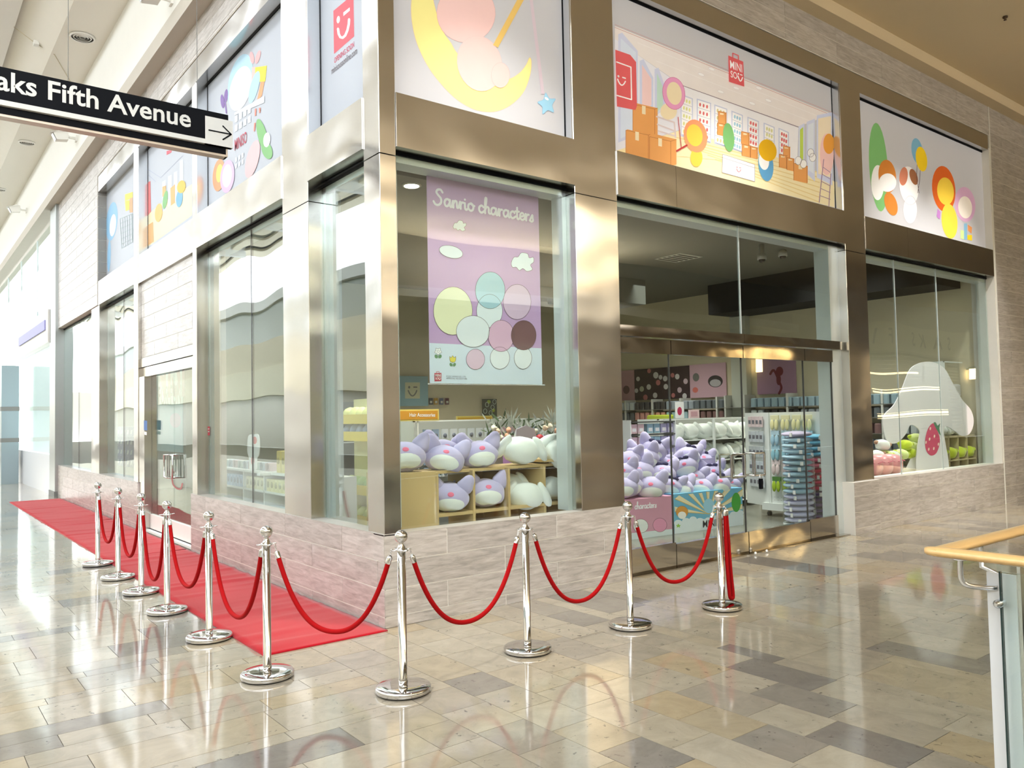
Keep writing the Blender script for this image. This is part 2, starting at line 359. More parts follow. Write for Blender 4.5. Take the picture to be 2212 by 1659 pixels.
# ------------------------------------------------------------------ the setting: ground, walls, roof
WHITE = mat('white_paint', srgb(236, 236, 232), 0.6, var=0.02)
CREAM = mat('cream_paint', srgb(222, 212, 188), 0.7, var=0.03, vscale=1)
CREAMW = mat('pale_cream_plaster', srgb(234, 232, 224), 0.7, var=0.02, vscale=1)
TAN = mat('tan_ceiling_plaster', srgb(220, 204, 172), 0.8, var=0.04, vscale=0.6)
SHOPGREY = mat('grey_shop_ceiling', srgb(100, 100, 92), 0.7, var=0.05, vscale=0.8)
SHOPDARK = mat('dark_ceiling_void', (0.006, 0.006, 0.006), 0.9)
SILL = mat('grey_stone_sill', srgb(176, 172, 166), 0.3, var=0.08, vscale=8)
SHOPFLOOR = mat('grey_wood_shop_floor', srgb(112, 112, 104), 0.22, var=0.25, vscale=3, stretch=(1, 7, 1))
VOIDX0, VOIDX1, VOIDY0, VOIDY1 = 0.44, 4.2, -9.6, -4.2

g = MB()
g.box(-15, VOIDX0, -14, 90, -0.3, -0.006); g.box(VOIDX0, 60, VOIDY1, 0.0, -0.3, -0.006); g.box(VOIDX0, 60, -14, VOIDY0, -0.3, -0.006); g.box(VOIDX1, 60, VOIDY0, VOIDY1, -0.3, -0.006)
floor = g.build('floor', mat('dark_joint_mortar', srgb(96, 88, 76), 0.7)); tag(floor, kind='structure')
lf = MB().box(-1, 32, -14, -2, -5.2, -5.0).box(-1.2, -1, -14, -2, -5.2, -0.3).box(32, 32.2, -14, -2, -5.2, -0.3).box(-1, 32, -14.2, -14, -5.2, -0.3).box(-1, 32, -2, -1.8, -5.2, -0.3).build('floor_lower', mat('lower_floor_stone', srgb(120, 112, 98), 0.3, var=0.1)); tag(lf, kind='structure')

# ---- slabs of the floor: three laying patterns
rects = []
def rows_x(x0f, x1, y0, y1, rnd):            # courses that run along x
    y = y0; 
    while y < y1:
        h = rnd.choice((0.13, 0.2, 0.2, 0.3, 0.3, 0.37)); x = x1
        xe = x0f
        while x > xe:
            w = rnd.choice((0.45, 0.6, 0.75, 0.9)); xl = max(x - w, xe)
            if x1 == x: xl = x - rnd.uniform(0.2, 0.8)
            rects.append((xl, x, y, min(y + h, y1))); x = xl
        y += h
rnd = random.Random(3)
rows_x(-9.5, -0.66, -5.2, -0.02, rnd); rows_x(-9.5, 0.0, -0.02, 34, rnd)
xs = [-0.66, -0.345, -0.04, 0.27, 0.585, 0.9, 1.2]
for a, b in zip(xs, xs[1:]):                 # square slabs off the shop corner
    y = -7.2 + rnd.uniform(0, 0.3)
    while y < 0:
        h = rnd.choice((0.35, 0.35, 0.35, 0.5)); rects.append((a, b, y, min(y + h, 0.0))); y += h
x = 1.2
while x < 19:                              # courses that run along y
    w = rnd.choice((0.15, 0.3, 0.3, 0.37, 0.44)); y = (-7.2 if x < 4.2 else -13.6) + rnd.uniform(0, 0.5)
    while y < 0.1:
        h = rnd.choice((0.45, 0.6, 0.75, 0.95)); rects.append((x, x + w, y, min(y + h, 0.1))); y += h
    x += w
def px_area(r):
    q = [project((r[0], r[2], 0)), project((r[1], r[2], 0)), project((r[1], r[3], 0)), project((r[0], r[3], 0))]
    if any(a is None for a in q): return -1
    cx = sum(a[0] for a in q) / 4; cy = sum(a[1] for a in q) / 4
    if not (-30 < cx < 2240 and 0 < cy < 1690): return 0
    return abs(sum(q[i][0] * q[(i + 1) % 4][1] - q[(i + 1) % 4][0] * q[i][1] for i in range(4))) / 2
keep = []
for r in rects:
    if VOIDX1 > r[0] >= VOIDX0 - 0.2 and r[2] < VOIDY1:
        if r[3] <= VOIDY1 or r[1] < VOIDX0: 
            if r[3] <= VOIDY1: continue
        r = (r[0], r[1], VOIDY1, r[3])
        if r[3] - r[2] < 0.04: continue
    keep.append((px_area(r), r))
keep.sort(key=lambda t: -t[0])
gp = 0.0018
unit = MB().box(-0.5, 0.5, -0.5, 0.5, -1, 0).build('tile', STONE, floor)
def slab(r, first=False):
    o = unit if first else unit.copy()
    if not first: COL.objects.link(o)
    o.parent = floor; o.location = ((r[0] + r[1]) / 2, (r[2] + r[3]) / 2, 0); o.scale = (r[1] - r[0] - 2 * gp, r[3] - r[2] - 2 * gp, 0.005)
for i, (a, r) in enumerate(keep[:300]): slab(r, i == 0)
g = MB()
for a, r in keep[300:]: g.box(r[0] + gp, r[1] - gp, r[2] + gp, r[3] - gp, -0.005, 0)
tag(g.build('far_tiles', STONE, floor), kind='stuff')

# ---- planks of wood-look tile on the walls
PU = {}
def plank(parent, ax, u0, u1, z0, z1, off=0.0, g=0.008):
    """one tile: ax 'x' lies on a wall that faces -y, ax 'y' on a wall that faces -x"""
    if u1 - u0 < 0.02 or z1 - z0 < 0.02: return
    if 'u' not in PU:
        o = MB().box(-0.5, 0.5, -0.5, 0.5, -0.5, 0.5).build('tile', TILE); PU['u'] = o
    else: o = PU['u'].copy(); COL.objects.link(o)
    o.parent = parent; L = u1 - u0 - g; h = z1 - z0 - g
    if ax == 'x': o.location = ((u0 + u1) / 2, off + 0.006, (z0 + z1) / 2); o.scale = (L, 0.012, h)
    else: o.location = (off + 0.006, (u0 + u1) / 2, (z0 + z1) / 2); o.scale = (0.012, L, h)
def courses(parent, ax, u0, u1, zs, starts, pitch, off=0.0):
    for k, (a, b) in enumerate(zip(zs, zs[1:])):
        s = starts[k % len(starts)]; n = math.floor((u0 - s) / pitch); c = s + n * pitch; cuts = [u0]
        while c < u1:
            if c > u0 + 0.01: cuts.append(c)
            c += pitch
        cuts.append(u1)
        for p, q in zip(cuts, cuts[1:]): plank(parent, ax, p, q, a, b, off)
# wall of the corridor front
wr = MB()
wr.box(0.012, 2.78, 0.004, 0.13, 0, 0.735); wr.box(6.95, 11.84, 0.004, 0.30, 0, 0.69); wr.box(6.95, 7.6, -0.041, 0.004, 0, 0.69); wr.box(11.84, 50, 0.004, 0.4, 0, 6.83)
wr.box(0.012, 11.84, 0.004, 0.3, 6.325, 6.83); wr.box(11.80, 11.85, 0.004, 0.3, 0.69, 6.1)
wall_front = wr.build('wall_front', GROUT); tag(wall_front, kind='structure')
RZ = [0.0, 0.086, 0.301, 0.520, 0.735]
courses(wall_front, 'x', 0.0, 2.78, RZ, (2.412 - 1.212, 1.806, 2.412, 1.806), 1.212)
RZ2 = [0.0, 0.084, 0.296, 0.505, 0.69]
courses(wall_front, 'x', 7.60, 11.832, RZ2, (8.237, 8.822, 8.237, 7.605), 1.212)
for a, b in zip(RZ2, RZ2[1:]): plank(wall_front, 'x', 6.95, 7.595, a, b, -0.045)
zz = [0.0, 0.084] + [0.296 + 0.2105 * i for i in range(32)]; zz = [z for z in zz if z < 6.8] + [6.83]
courses(wall_front, 'x', 11.86, 16.0, zz, (12.35, 12.95), 1.212)
courses(wall_front, 'x', 0.3, 16.0 if False else 11.84, [6.33, 6.42, 6.633, 6.83], (6.997, 6.997, 8.2), 1.205)
# white return of the corridor front beside the end window
r_ = MB()
for a, b in zip(zz, zz[1:]):
    if a < 6.0 and b > 0.69: r_.box(11.838, 11.848, 0.02, 0.16, max(a, 0.69) + 0.003, b - 0.003)
r_.build('tile_return', TILE, wall_front)
MB().box(11.842, 11.862, -0.006, 0.01, 0, 6.83).build('corner_bead', WHITE, wall_front)
for x0, x1, z in ((0.0, 2.78, 0.735), (7.6, 11.84, 0.69)):
    MB().box(x0, x1, 0.001, 0.17, z - 0.012, z + 0.001).build('sill', SILL, wall_front)
# wall of the atrium front
wl = MB()
wl.box(0.004, 0.14, 0.012, 5.10, 0, 0.735); wl.box(0.004, 0.14, 7.93, 15.6, 0, 0.735); wl.box(0.004, 0.3, 0.012, 15.6, 6.37, 6.83)
wl.box(0.004, 0.3, 11.05, 15.6, 3.91, 6.4); wl.box(0.064, 0.2, 5.06, 7.95, 2.68, 3.9)
wall_left = wl.build('wall_left', GROUT); tag(wall_left, kind='structure')
courses(wall_left, 'y', 0.0, 5.13, RZ, (1.373, 0.749, 0.111, 0.749), 1.262)
for a, b in zip(RZ, RZ[1:]): pass
courses(wall_left, 'y', 7.93, 15.5, RZ, (8.5, 9.1), 1.262)
courses(wall_left, 'y', 11.05, 15.5, [3.91 + 0.2105 * i for i in range(14)] + [6.83], (11.9, 12.5), 1.262)
courses(wall_left, 'y', 0.3, 11.05, [6.375, 6.42, 6.633, 6.83], (2.3, 2.9), 1.262)
courses(wall_left, 'y', 5.06, 7.95, [2.69, 2.9, 3.11, 3.32, 3.53, 3.74, 3.9], (5.9, 6.5), 1.262, off=0.06)
MB().box(0.001, 0.17, 0.0, 5.13, 0.723, 0.7362).build('sill', SILL, wall_left)
MB().box(0.001, 0.17, 7.93, 15.5, 0.723, 0.7362).build('sill', SILL, wall_left)
rr = MB()
for k in range(10): rr.box(0.012, 0.2, 11.04, 11.05, 4.33 + 0.21 * k, 4.53 + 0.21 * k)
rr.build('tile_return', mat('grey_return_tile', srgb(150, 148, 144), 0.5, var=0.1), wall_left)

# soffits, ceilings, roof over the atrium
t = MB().box(-0.2, 60, -0.19, 0.3, 6.83, 7.05).build('ceiling_soffit', TAN); tag(t, kind='structure')
t = MB().box(-0.2, 60, -14, -0.19, 7.0, 7.25).build('ceiling', TAN); tag(t, kind='structure')
sp = MB().lathe([(0.0, 0), (0.035, -0.004), (0.03, -0.02), (0.01, -0.03), (0.02, -0.05), (0.0, -0.055)][::-1], n=16).build('sprinkler', mat('dark_bronze', (0.08, 0.05, 0.03), 0.4, 0.8))
sp.location = at(2171, 36, z=6.998); tag(sp, 'small dark sprinkler head under the tan corridor ceiling', 'sprinkler')
t = MB().box(-0.2, 0.3, -0.1, 60, 6.83, 7.05).build('ceiling_soffit', mat('taupe_soffit', srgb(196, 190, 180), 0.7, var=0.03)); tag(t, kind='structure')
t = MB().box(-0.2, -0.1, -14, 60, 7.05, 8.35).build('trim_1', WHITE); tag(t, kind='structure')
MB().box(-0.2, -0.1, -14, -0.19, 7.0, 7.05).build('edge', WHITE, t)
cl = MB(); cl.box(-0.88, -0.1, -14, 60, 8.25, 8.35)
ceil_a = cl.build('ceiling_atrium', CREAMW); tag(ceil_a, kind='structure')
MB().prism([(-0.88, -14, 8.25), (-1.42, -14, 8.72), (-1.42, -14, 8.85), (-0.88, -14, 8.38)], (0, 74, 0)).build('slope', mat('shaded_cream_plaster', srgb(226, 223, 213), 0.8, var=0.02), ceil_a)  # slope's shade is put into its slightly darker cream colour
MB().box(-1.8, -1.42, -14, 60, 8.62, 9.2).build('edge_beam', WHITE, ceil_a)
MB().box(-2.3, -1.8, -14, 60, 9.0, 9.3).build('gutter', mat('grey_gutter', srgb(150, 156, 156), 0.6), ceil_a)
for k in range(11):
    b = MB().box(-15, -2.3, -6 + k * 8.5, -5.6 + k * 8.5, 12.2, 12.9).build('beam', WHITE, ceil_a)
g = MB()
for k in range(7): g.box(-15.6 + k * 1.1, -14.95 + k * 1.1, -14, 92, 12.6, 12.75)
g.build('roof_band', CREAM, ceil_a); g = MB(); g.box(-15.7, -8.0, -14, 92, 12.95, 13.1); g.build('roof_deck', mat('dark_roof_deck', (0.03, 0.03, 0.028), 0.7), ceil_a)
# opposite side of the atrium and the ends: seen in glass, steel and polished stone
ow = MB().box(-15.4, -15, -14, 92, 0, 3.1).build('wall_opposite', mat('opposite_shopfront', srgb(206, 200, 186), 0.3, var=0.2, vscale=0.5)); tag(ow, kind='structure')
MB().box(-15.4, -14.6, -14, 92, 3.1, 5.0).build('fascia', mat('yellow_cream_fascia', srgb(238, 230, 204), 0.6), ow)
MB().box(-15.4, -14.7, -14, 92, 5.0, 6.7).build('fascia', CREAM, ow)
MB().box(-15.6, -15.2, -14, 92, 6.7, 8.8).build('band', mat('grey_green_glass_band', srgb(150, 156, 144), 0.25), ow)
MB().box(-15.6, -14.9, -14, 92, 8.8, 9.4).build('fascia', WHITE, ow)
# store across the corridor: pale front with dark letters and sconces, seen only as a reflection
sf = MB(); sf.box(-15.4, 34.6, -14.3, -14.0, 0, 7); sf.box(34.6, 60, -14.3, -14.0, 4.3, 7); sf.box(44.3, 60, -14.3, -14.0, 0, 4.3)
south = sf.build('wall_across', mat('taupe_storefront', srgb(166, 158, 142), 0.6, var=0.05)); tag(south, kind='structure')
t = MB().box(60, 60.3, -14, 0.4, 0, 7).build('wall_end', mat('end_wall_paint', srgb(176, 160, 130), 0.6)); tag(t, kind='structure')
g = MB(); g.box(34.6, 44.3, -15.0, -14.9, 0, 4.3); g.box(34.5, 34.6, -15, -14, 0, 4.3); g.box(44.3, 44.4, -15, -14, 0, 4.3); g.box(34.5, 44.4, -15, -14, -0.2, 0.0); g.box(34.5, 44.4, -15, -14, 4.3, 4.4); g.build('dark_recess', mat('dark_recess', (0.02, 0.017, 0.013), 0.5), south)
g = MB()
for k in range(24): g.box(34.6, 44.3, -14.2, -14.1, 0.2 + k * 0.175, 0.26 + k * 0.175)
g.build('slat', mat('black_slat', (0.02, 0.02, 0.02), 0.4), south)
g = MB(); g.box(35.2, 43.8, -14.86, -14.82, 1.2, 1.5); g.box(36, 43, -14.86, -14.82, 2.6, 2.8); g.box(35.2, 41, -14.86, -14.82, 3.5, 3.62)
g.build('glowing_strip', mat('warm_strip_light', (1, 0.75, 0.4), emit=(1, 0.72, 0.38), estr=3.0), south)
g = MB()
for ch, lx in zip('SAKSFIFTH', (42.6, 41.4, 40.25, 39.0, 36.0, 34.9, 34.2, 33.1, 32.0)):
    vs, fs, wd = text_mesh(ch, 0.01); g.add([(lx - x * 1.05, -13.86, 4.85 + y * 1.05) for x, y in vs], fs)
g.build('lettering', mat('black_letter', (0.01, 0.01, 0.01), 0.3), south)
MB().box(-14, 27, -13.05, -13.0, 5.0, 5.26).box(-14, 27, -14, -13.0, 4.95, 5.0).build('cornice', WHITE, south)  # unseen lip added to hide the added up-facing lights from below
g = MB(); g.box(28, 45.6, -13.99, -13.97, 4.5, 5.9); g.build('lit_panel', mat('backlit_wall', srgb(200, 190, 165), 0.6), south)  # paler colour stands for the glow behind the letters; nothing emits
for x in (25.0, 45.4, 48.5):
    e = MB(); e.tube([(x, -13.8, 3.3), (x, -13.8, 3.9)], 0.1, 12); o = e.build('wall_lamp', mat('warm_tube_lamp', (1, 0.8, 0.45), emit=(1, 0.7, 0.3), estr=9.0))
    tag(o, 'glowing warm tube lamp on the storefront across the corridor', 'lamp', 'tube lamps across the corridor')
    MB().tube([(x, -13.8, 3.9), (x, -13.8, 4.02)], 0.13, 12).build('cap', BLACK, o); MB().box(x - 0.05, x + 0.05, -14.0, -13.8, 3.85, 3.95).build('bracket', BLACK, o)

# ------------------------------------------------------------------ steel columns and bands
def trim(n, boxes, material=STEEL, b=0.004):
    g = MB()
    for q in boxes: g.bbox(*q, b=b)
    o = g.build('trim_%d' % n, material); tag(o, kind='structure'); return o
trim(2, [(0.012, 0.165, 0.012, 0.285, 0.735, 3.80), (0.012, 0.165, 0.012, 0.285, 3.806, 6.07)])
trim(3, [(2.14, 2.72, 0.012, 0.30, 0.735, 3.806), (2.14, 2.72, 0.012, 0.30, 3.811, 6.07)])
trim(4, [(7.04, 7.565, 0.005, 0.30, 0.69, 3.795), (7.04, 7.565, 0.005, 0.30, 3.80, 6.07)])
trim(5, [(0.012, 0.30, 1.41, 2.035, 0.735, 3.72), (0.012, 0.30, 1.41, 2.035, 3.725, 6.07)])
trim(6, [(0.012, 0.25, 4.887, 5.06, 0.735, 6.07), (0.012, 0.25, 7.95, 8.23, 0.735, 6.07), (0.02, 0.25, 10.96, 11.70, 0.735, 3.905)])
trim(7, [(0.012, 11.83, 0.012, 0.25, 6.07, 6.325)])
trim(8, [(0.012, 0.25, 0.3, 11.04, 6.07, 6.37)])
# far pillar beside the last window
p = trim(9, [(-0.06, 0.3, 15.46, 16.25, 0.0, 6.83)], mat('grey_steel_pillar', srgb(178, 184, 184), 0.3, 0.6)); 
MB().box(-0.075, 0.0, 15.45, 16.26, 0, 0.13).build('skirting', mat('dark_grey_skirting', srgb(120, 122, 120), 0.5), p)

# ------------------------------------------------------------------ windows
def header(w, ax, u0, u1, z0, z1, cuts=(), front=0.0, back=0.17):
    us = [u0] + list(cuts) + [u1]
    for a, b in zip(us, us[1:]):
        g = MB(); a2, b2 = a + 0.002, b - 0.002
        if ax == 'x': g.box(a2, b2, front, back, z0, z1)
        else: g.box(front, back, a2, b2, z0, z1)
        g.build('header', STEEL, w)
def window(n, ax, u0, u1, z0, z1, gp, mull=(), jamb=0.05, head=True):
    w = empty('window_%d' % n, kind='structure')
    us = [u0] + list(mull) + [u1]
    def bx(a, b, c, d, e, f, nm, m_):
        g = MB()
        if ax == 'x': g.box(a, b, c, d, e, f)
        else: g.box(c, d, a, b, e, f)
        return g.build(nm, m_, w)
    for a, b in zip(us, us[1:]): bx(a + 0.002, b - 0.002, gp, gp + 0.012, z0, z1, 'glass_pane', GLASS if ax == 'x' else GLASSL)
    for a in mull: bx(a - 0.004, a + 0.004, gp - 0.002, gp + 0.014, z0, z1, 'joint', ALU if ax == 'x' else mat('dark_joint', (0.05, 0.05, 0.05), 0.4))
    bx(u0, u0 + jamb, gp + 0.014, gp + 0.17, z0, z1, 'jamb', ALU); bx(u1 - jamb, u1, gp + 0.014, gp + 0.17, z0, z1, 'jamb', ALU)
    if head: bx(u0, u1, gp + 0.014, gp + 0.20, z1 - 0.06, z1, 'head', ALU); bx(u0, u1, gp - 0.01, gp + 0.014, z1 - 0.004, z1 + 0.02, 'gasket', BLACK)
    return w
w1 = window(1, 'x', 0.165, 2.14, 0.735, 3.86, 0.135); header(w1, 'x', 0.165, 2.14, 3.88, 4.33)
w2 = window(2, 'x', 7.565, 11.838, 0.69, 3.85, 0.135, (8.60, 9.93), 0.06); header(w2, 'x', 7.567, 11.79, 3.875, 4.33, (8.78,))
w3 = window(3, 'y', 0.285, 1.41, 0.735, 3.87, 0.155); header(w3, 'y', 0.285, 1.41, 3.905, 4.34)
w4 = window(4, 'y', 2.035, 4.887, 0.735, 3.86, 0.155, (3.32,)); header(w4, 'y', 2.035, 4.887, 3.888, 4.325)
w5 = window(5, 'y', 8.23, 10.96, 0.735, 3.86, 0.155, (9.6,)); header(w5, 'y', 8.23, 10.96, 3.90, 4.35)
w6 = window(6, 'y', 11.70, 15.45, 0.735, 3.88, 0.12, (13.6,))
MB().box(0.02, 0.16, 5.06, 7.95, 3.88, 4.33).build('trim_10', STEEL)['kind'] = 'structure'
# inner leaning strip beside the narrow window (pale vertical fins seen through the glass)
g = MB(); g.box(0.20, 0.26, 1.28, 1.36, 0.74, 3.8); g.build('fin', ALU, w3)
g = MB(); g.box(0.17, 0.24, 4.45, 4.70, 0.74, 3.82); g.build('fin', mat('beige_powder_coat', srgb(214, 196, 180), 0.5), w4)

# ------------------------------------------------------------------ glass entrance on the corridor
d1 = empty('door_1', kind='structure')
def D(nm, m_, *bx, parent=None):
    g = MB()
    for b in bx: g.box(*b)
    return g.build(nm, m_, parent or d1)
D('header', STEEL, (2.722, 3.62, 0.0, 0.17, 3.88, 4.33)); D('header', STEEL, (3.624, 7.038, 0.0, 0.17, 3.88, 4.33))
D('gasket', BLACK, (2.72, 7.04, 0.09, 0.12, 3.86, 3.89)); D('head', ALU, (2.72, 7.04, 0.13, 0.34, 3.80, 3.86))
D('transom_glass', GLASS, (2.74, 4.845, 0.115, 0.127, 2.56, 3.86)); D('transom_glass', GLASS, (4.853, 6.80, 0.115, 0.127, 2.56, 3.86))
D('joint', ALU, (4.843, 4.855, 0.112, 0.13, 2.56, 3.86))
D('transom_bar', STEELD, (2.724, 4.84, 0.07, 0.17, 2.455, 2.565)); D('transom_bar', STEELD, (4.844, 6.98, 0.07, 0.17, 2.455, 2.565))
D('jamb', ALU, (6.80, 7.04, 0.12, 0.33, 0.0, 3.84)); D('threshold', STEELD, (2.72, 7.04, 0.03, 0.22, -0.003, 0.012))
HN = MB()
def leaf(x0, x1, hx=None, y=0.12, side=False):
    e = empty('door_leaf' if not side else 'sidelight'); e.parent = d1
    D('top_rail', STEELD, (x0, x1, y - 0.025, y + 0.035, 2.285, 2.44), parent=e)
    D('bottom_rail', STEELD, (x0, x1, y - 0.025, y + 0.035, 0.012, 0.27 if side else 0.25), parent=e)
    D('glass_pane', GLASS, (x0 + 0.004, x1 - 0.004, y, y + 0.012, 0.25, 2.29), parent=e)
    D('edge_seal', mat('dark_joint', (0.05, 0.05, 0.05), 0.4), (x1 - 0.007, x1 + 0.001, y - 0.004, y + 0.016, 0.25, 2.29), parent=e)
    if hx:
        a, b = hx; g = MB()
        for yy in (y - 0.075, y + 0.085):
            g.tube(catmull([(a, y, 1.16), (a, yy, 1.16)], k=2) + [Vector((b, yy, 1.16))], 0.011)
            g.tube([(b, yy, 1.16), (b, yy, 0.90)], 0.013); g.tube([(b, yy, 0.90), (a, yy, 0.90), (a, y, 0.90)], 0.011); g.tube([(a, yy, 1.16), (a, yy, 0.90)], 0.011)
        g.build('handle', CHROME, e)
leaf(2.735, 3.565, side=True); leaf(3.575, 4.835, (4.74, 4.49)); leaf(4.85, 6.12, (4.93, 5.12)); leaf(6.13, 6.78, side=True)
lk = MB(); lk.box(5.0, 5.045, 0.02, 0.05, 0.74, 0.86); o = lk.build('padlock', BLACK)
g = MB(); g.tube([(5.005, 0.035, 0.86), (5.005, 0.035, 0.9), (5.022, 0.035, 0.915), (5.04, 0.035, 0.9), (5.04, 0.035, 0.86)], 0.005, 8); g.build('shackle', SATIN, o)
tag(o, 'black key lock box hanging from the steel pull of the corridor door', 'lock')
for xx in (4.80, 5.02):
    o = MB().lathe([(0, 0), (0.02, 0.002), (0.021, 0.02), (0.014, 0.035), (0, 0.04)], n=14).build('door_stop', SATIN); o.location = (xx, -0.02, 0.0); tag(o, 'small steel door stop on the stone before the corridor doors', 'door stop', 'door stops at the glass doors')

# ------------------------------------------------------------------ glass entrance on the atrium side
d2 = empty('door_2', kind='structure')
def D2(nm, m_, *bx, parent=None):
    g = MB()
    for b in bx: g.box(*b)
    return g.build(nm, m_, parent or d2)
D2('transom_bar', STEEL, (0.04, 0.16, 5.06, 7.95, 2.54, 2.675)); D2('transom_bar', STEEL, (0.06, 0.16, 5.06, 7.95, 2.385, 2.53))
D2('threshold', WHITE, (0.04, 0.2, 5.06, 7.95, -0.003, 0.03))
D2('jamb', STEEL, (0.02, 0.2, 7.60, 7.95, 0.0, 2.385)); D2('jamb', STEEL, (0.02, 0.2, 4.95, 5.12, 0, 2.39))
for k, (a, b) in enumerate(((5.12, 6.34), (6.35, 7.60))):
    e = empty('door_leaf'); e.parent = d2
    D2('glass_pane', GLASSL, (0.12, 0.132, a, b, 0.26, 2.38), parent=e); D2('bottom_rail', WHITE, (0.10, 0.155, a, b, 0.04, 0.26), parent=e)
    D2('bottom_seal', BLACK, (0.098, 0.10, a, b, 0.03, 0.045), parent=e)
    c = 6.345 - (0.22 if k == 0 else -0.22); m_ = 6.345 - (0.05 if k == 0 else -0.05); g = MB()
    g.tube([(0.12, m_, 1.2), (0.04, m_, 1.2), (0.04, c, 1.2), (0.04, c, 0.88), (0.04, m_, 0.88), (0.12, m_, 0.88)], 0.013); g.tube([(0.04, m_, 1.2), (0.04, m_, 0.88)], 0.011)
    g.build('handle', CHROME, e)
# neighbouring shop down the atrium
nb = MB(); nb.box(-0.1, 0.3, 16.26, 44, 3.65, 4.45); n_ = nb.build('wall_neighbour', WHITE); tag(n_, kind='structure')
MB().box(-0.13, -0.1, 16.6, 21.5, 3.98, 4.22).build('coloured_strip', mat('periwinkle_strip', srgb(150, 150, 205), 0.5), n_)
MB().box(0.0, 0.3, 44, 60, 0, 6.83).build('pier', CREAMW, n_)
MB().box(2.6, 2.7, 16.3, 60, 0, 6.8).build('inner_partition', mat('bright_partition', srgb(232, 234, 228), 0.5), n_)
MB().box(-0.02, 0.1, 16.3, 44, 0.0, 0.95).build('counter', mat('pale_counter', srgb(226, 230, 238), 0.3), n_)
w7 = empty('window_7', kind='structure')
for k in range(8):
    a = 16.26 + k * 3.4; g = MB(); g.box(0.1, 0.112, a, a + 3.38, 4.45, 6.75); g.build('glass_pane', GLASS, w7); g = MB(); g.box(0.06, 0.072, a, a + 3.38, 0.95, 3.65); g.build('glass_pane', GLASS, w7)
    MB().box(0.09, 0.13, a - 0.02, a + 0.02, 4.45, 6.75).build('mullion', ALU, w7)
o = MB().bbox(-0.55, -0.12, 21.4, 22.2, 0, 3.4).build('display_pillar', mat('blue_grey_metal', srgb(150, 168, 176), 0.35, 0.4)); tag(o, 'blue-grey metal display pillar in front of the neighbouring shop', 'pillar')
for z in (1.2, 2.1): MB().box(-0.56, -0.11, 21.39, 22.21, z, z + 0.12).build('band', mat('dark_grey_skirting', srgb(120, 122, 120)), o)

# ------------------------------------------------------------------ shell of the shop
fl = MB().box(0.3, 12.2, 0.3, 9.3, -0.2, 0.0).build('floor_shop', SHOPFLOOR); tag(fl, kind='structure')
MB().box(2.8, 7.0, 0.13, 0.3, -0.2, 0.0).build('doorway', SHOPFLOOR, fl); MB().box(0.16, 0.3, 5.06, 9.3, -0.2, 0.0).build('doorway', SHOPFLOOR, fl)
MB().box(0.3, 12.2, 9.3, 16.2, -0.2, 0.0).build('rear', SHOPFLOOR, fl)
w = MB().box(11.9, 12.2, 0.3, 9.3, 0, 4.4).build('wall_shop_east', mat('shop_cream_wall', srgb(226, 216, 188), 0.6, var=0.02)); tag(w, kind='structure')
w = MB().box(3.2, 12.2, 9.0, 9.3, 0, 4.4).build('wall_shop_north', mat('shop_cream_wall', srgb(226, 216, 188), 0.6)); tag(w, kind='structure')
w = MB().box(0.3, 3.0, 16.0, 16.2, 0, 4.4).build('wall_shop_rear', mat('shop_rear_paint', srgb(196, 200, 190), 0.6)); tag(w, kind='structure')
t = MB().box(-15.4, 3, 92, 92.4, 0, 5.2).build('wall_back', CREAMW); tag(t, kind='structure')
w = MB().box(3.0, 3.2, 9.0, 16.0, 0, 4.4).build('wall_shop_inner', mat('shop_cream_wall', srgb(226, 216, 188), 0.6)); tag(w, kind='structure')
c = MB(); c.box(0.25, 12.2, 0.25, 16.2, 4.4, 4.6); c = c.build('ceiling_shop', SHOPGREY); tag(c, kind='structure')
MB().box(0.3, 11.9, 0.3, 0.62, 3.98, 4.4).build('bulkhead', mat('pale_bulkhead', srgb(166, 170, 162), 0.6), c)
MB().box(0.3, 0.62, 0.62, 9, 3.98, 4.4).build('bulkhead', mat('pale_bulkhead', srgb(166, 170, 162), 0.6), c)
MB().box(0.9, 2.3, 1.0, 2.1, 4.385, 4.399).build('dark_opening', SHOPDARK, c)
MB().box(10.9, 11.9, 0.6, 5.35, 3.76, 4.4).build('dark_band', SHOPDARK, c)
MB().box(4.6, 6.6, 4.2, 5.2, 3.75, 4.4).build('bulkhead', mat('grey_bulkhead', srgb(112, 116, 110), 0.6), c)
MB().box(7.4, 9.2, 5.6, 6.6, 3.9, 4.4).build('bulkhead', mat('grey_bulkhead', srgb(112, 116, 110), 0.6), c)
o = MB().box(11.72, 11.9, 5.02, 5.42, 0, 4.4).build('trim_11', mat('pale_pilaster', srgb(196, 200, 190), 0.6)); tag(o, kind='structure')
# ------------------------------------------------------------------ red carpet
def carpet_mat():
    M = bpy.data.materials.new('red_carpet'); M.use_nodes = True; nt = M.node_tree; b = nt.nodes['Principled BSDF']; L = nt.links.new
    geo = nd(nt, 'ShaderNodeNewGeometry'); n1 = nd(nt, 'ShaderNodeTexNoise', i_Scale=260.0, i_Detail=2.0); L(geo.outputs['Position'], n1.inputs['Vector'])
    mx = nd(nt, 'ShaderNodeMix', data_type='RGBA'); mx.inputs[6].default_value = (*srgb(164, 8, 24), 1); mx.inputs[7].default_value = (*srgb(190, 18, 38), 1)
    L(n1.outputs[0], mx.inputs[0]); L(mx.outputs[2], b.inputs['Base Color']); b.inputs['Roughness'].default_value = 0.95; b.inputs['Sheen Weight'].default_value = 0.25
    b.inputs['Specular IOR Level'].default_value = 0.1
    bp = nd(nt, 'ShaderNodeBump', i_Strength=0.6, i_Distance=0.002); L(n1.outputs[0], bp.inputs['Height']); L(bp.outputs[0], b.inputs['Normal'])
    return M
RED = carpet_mat()
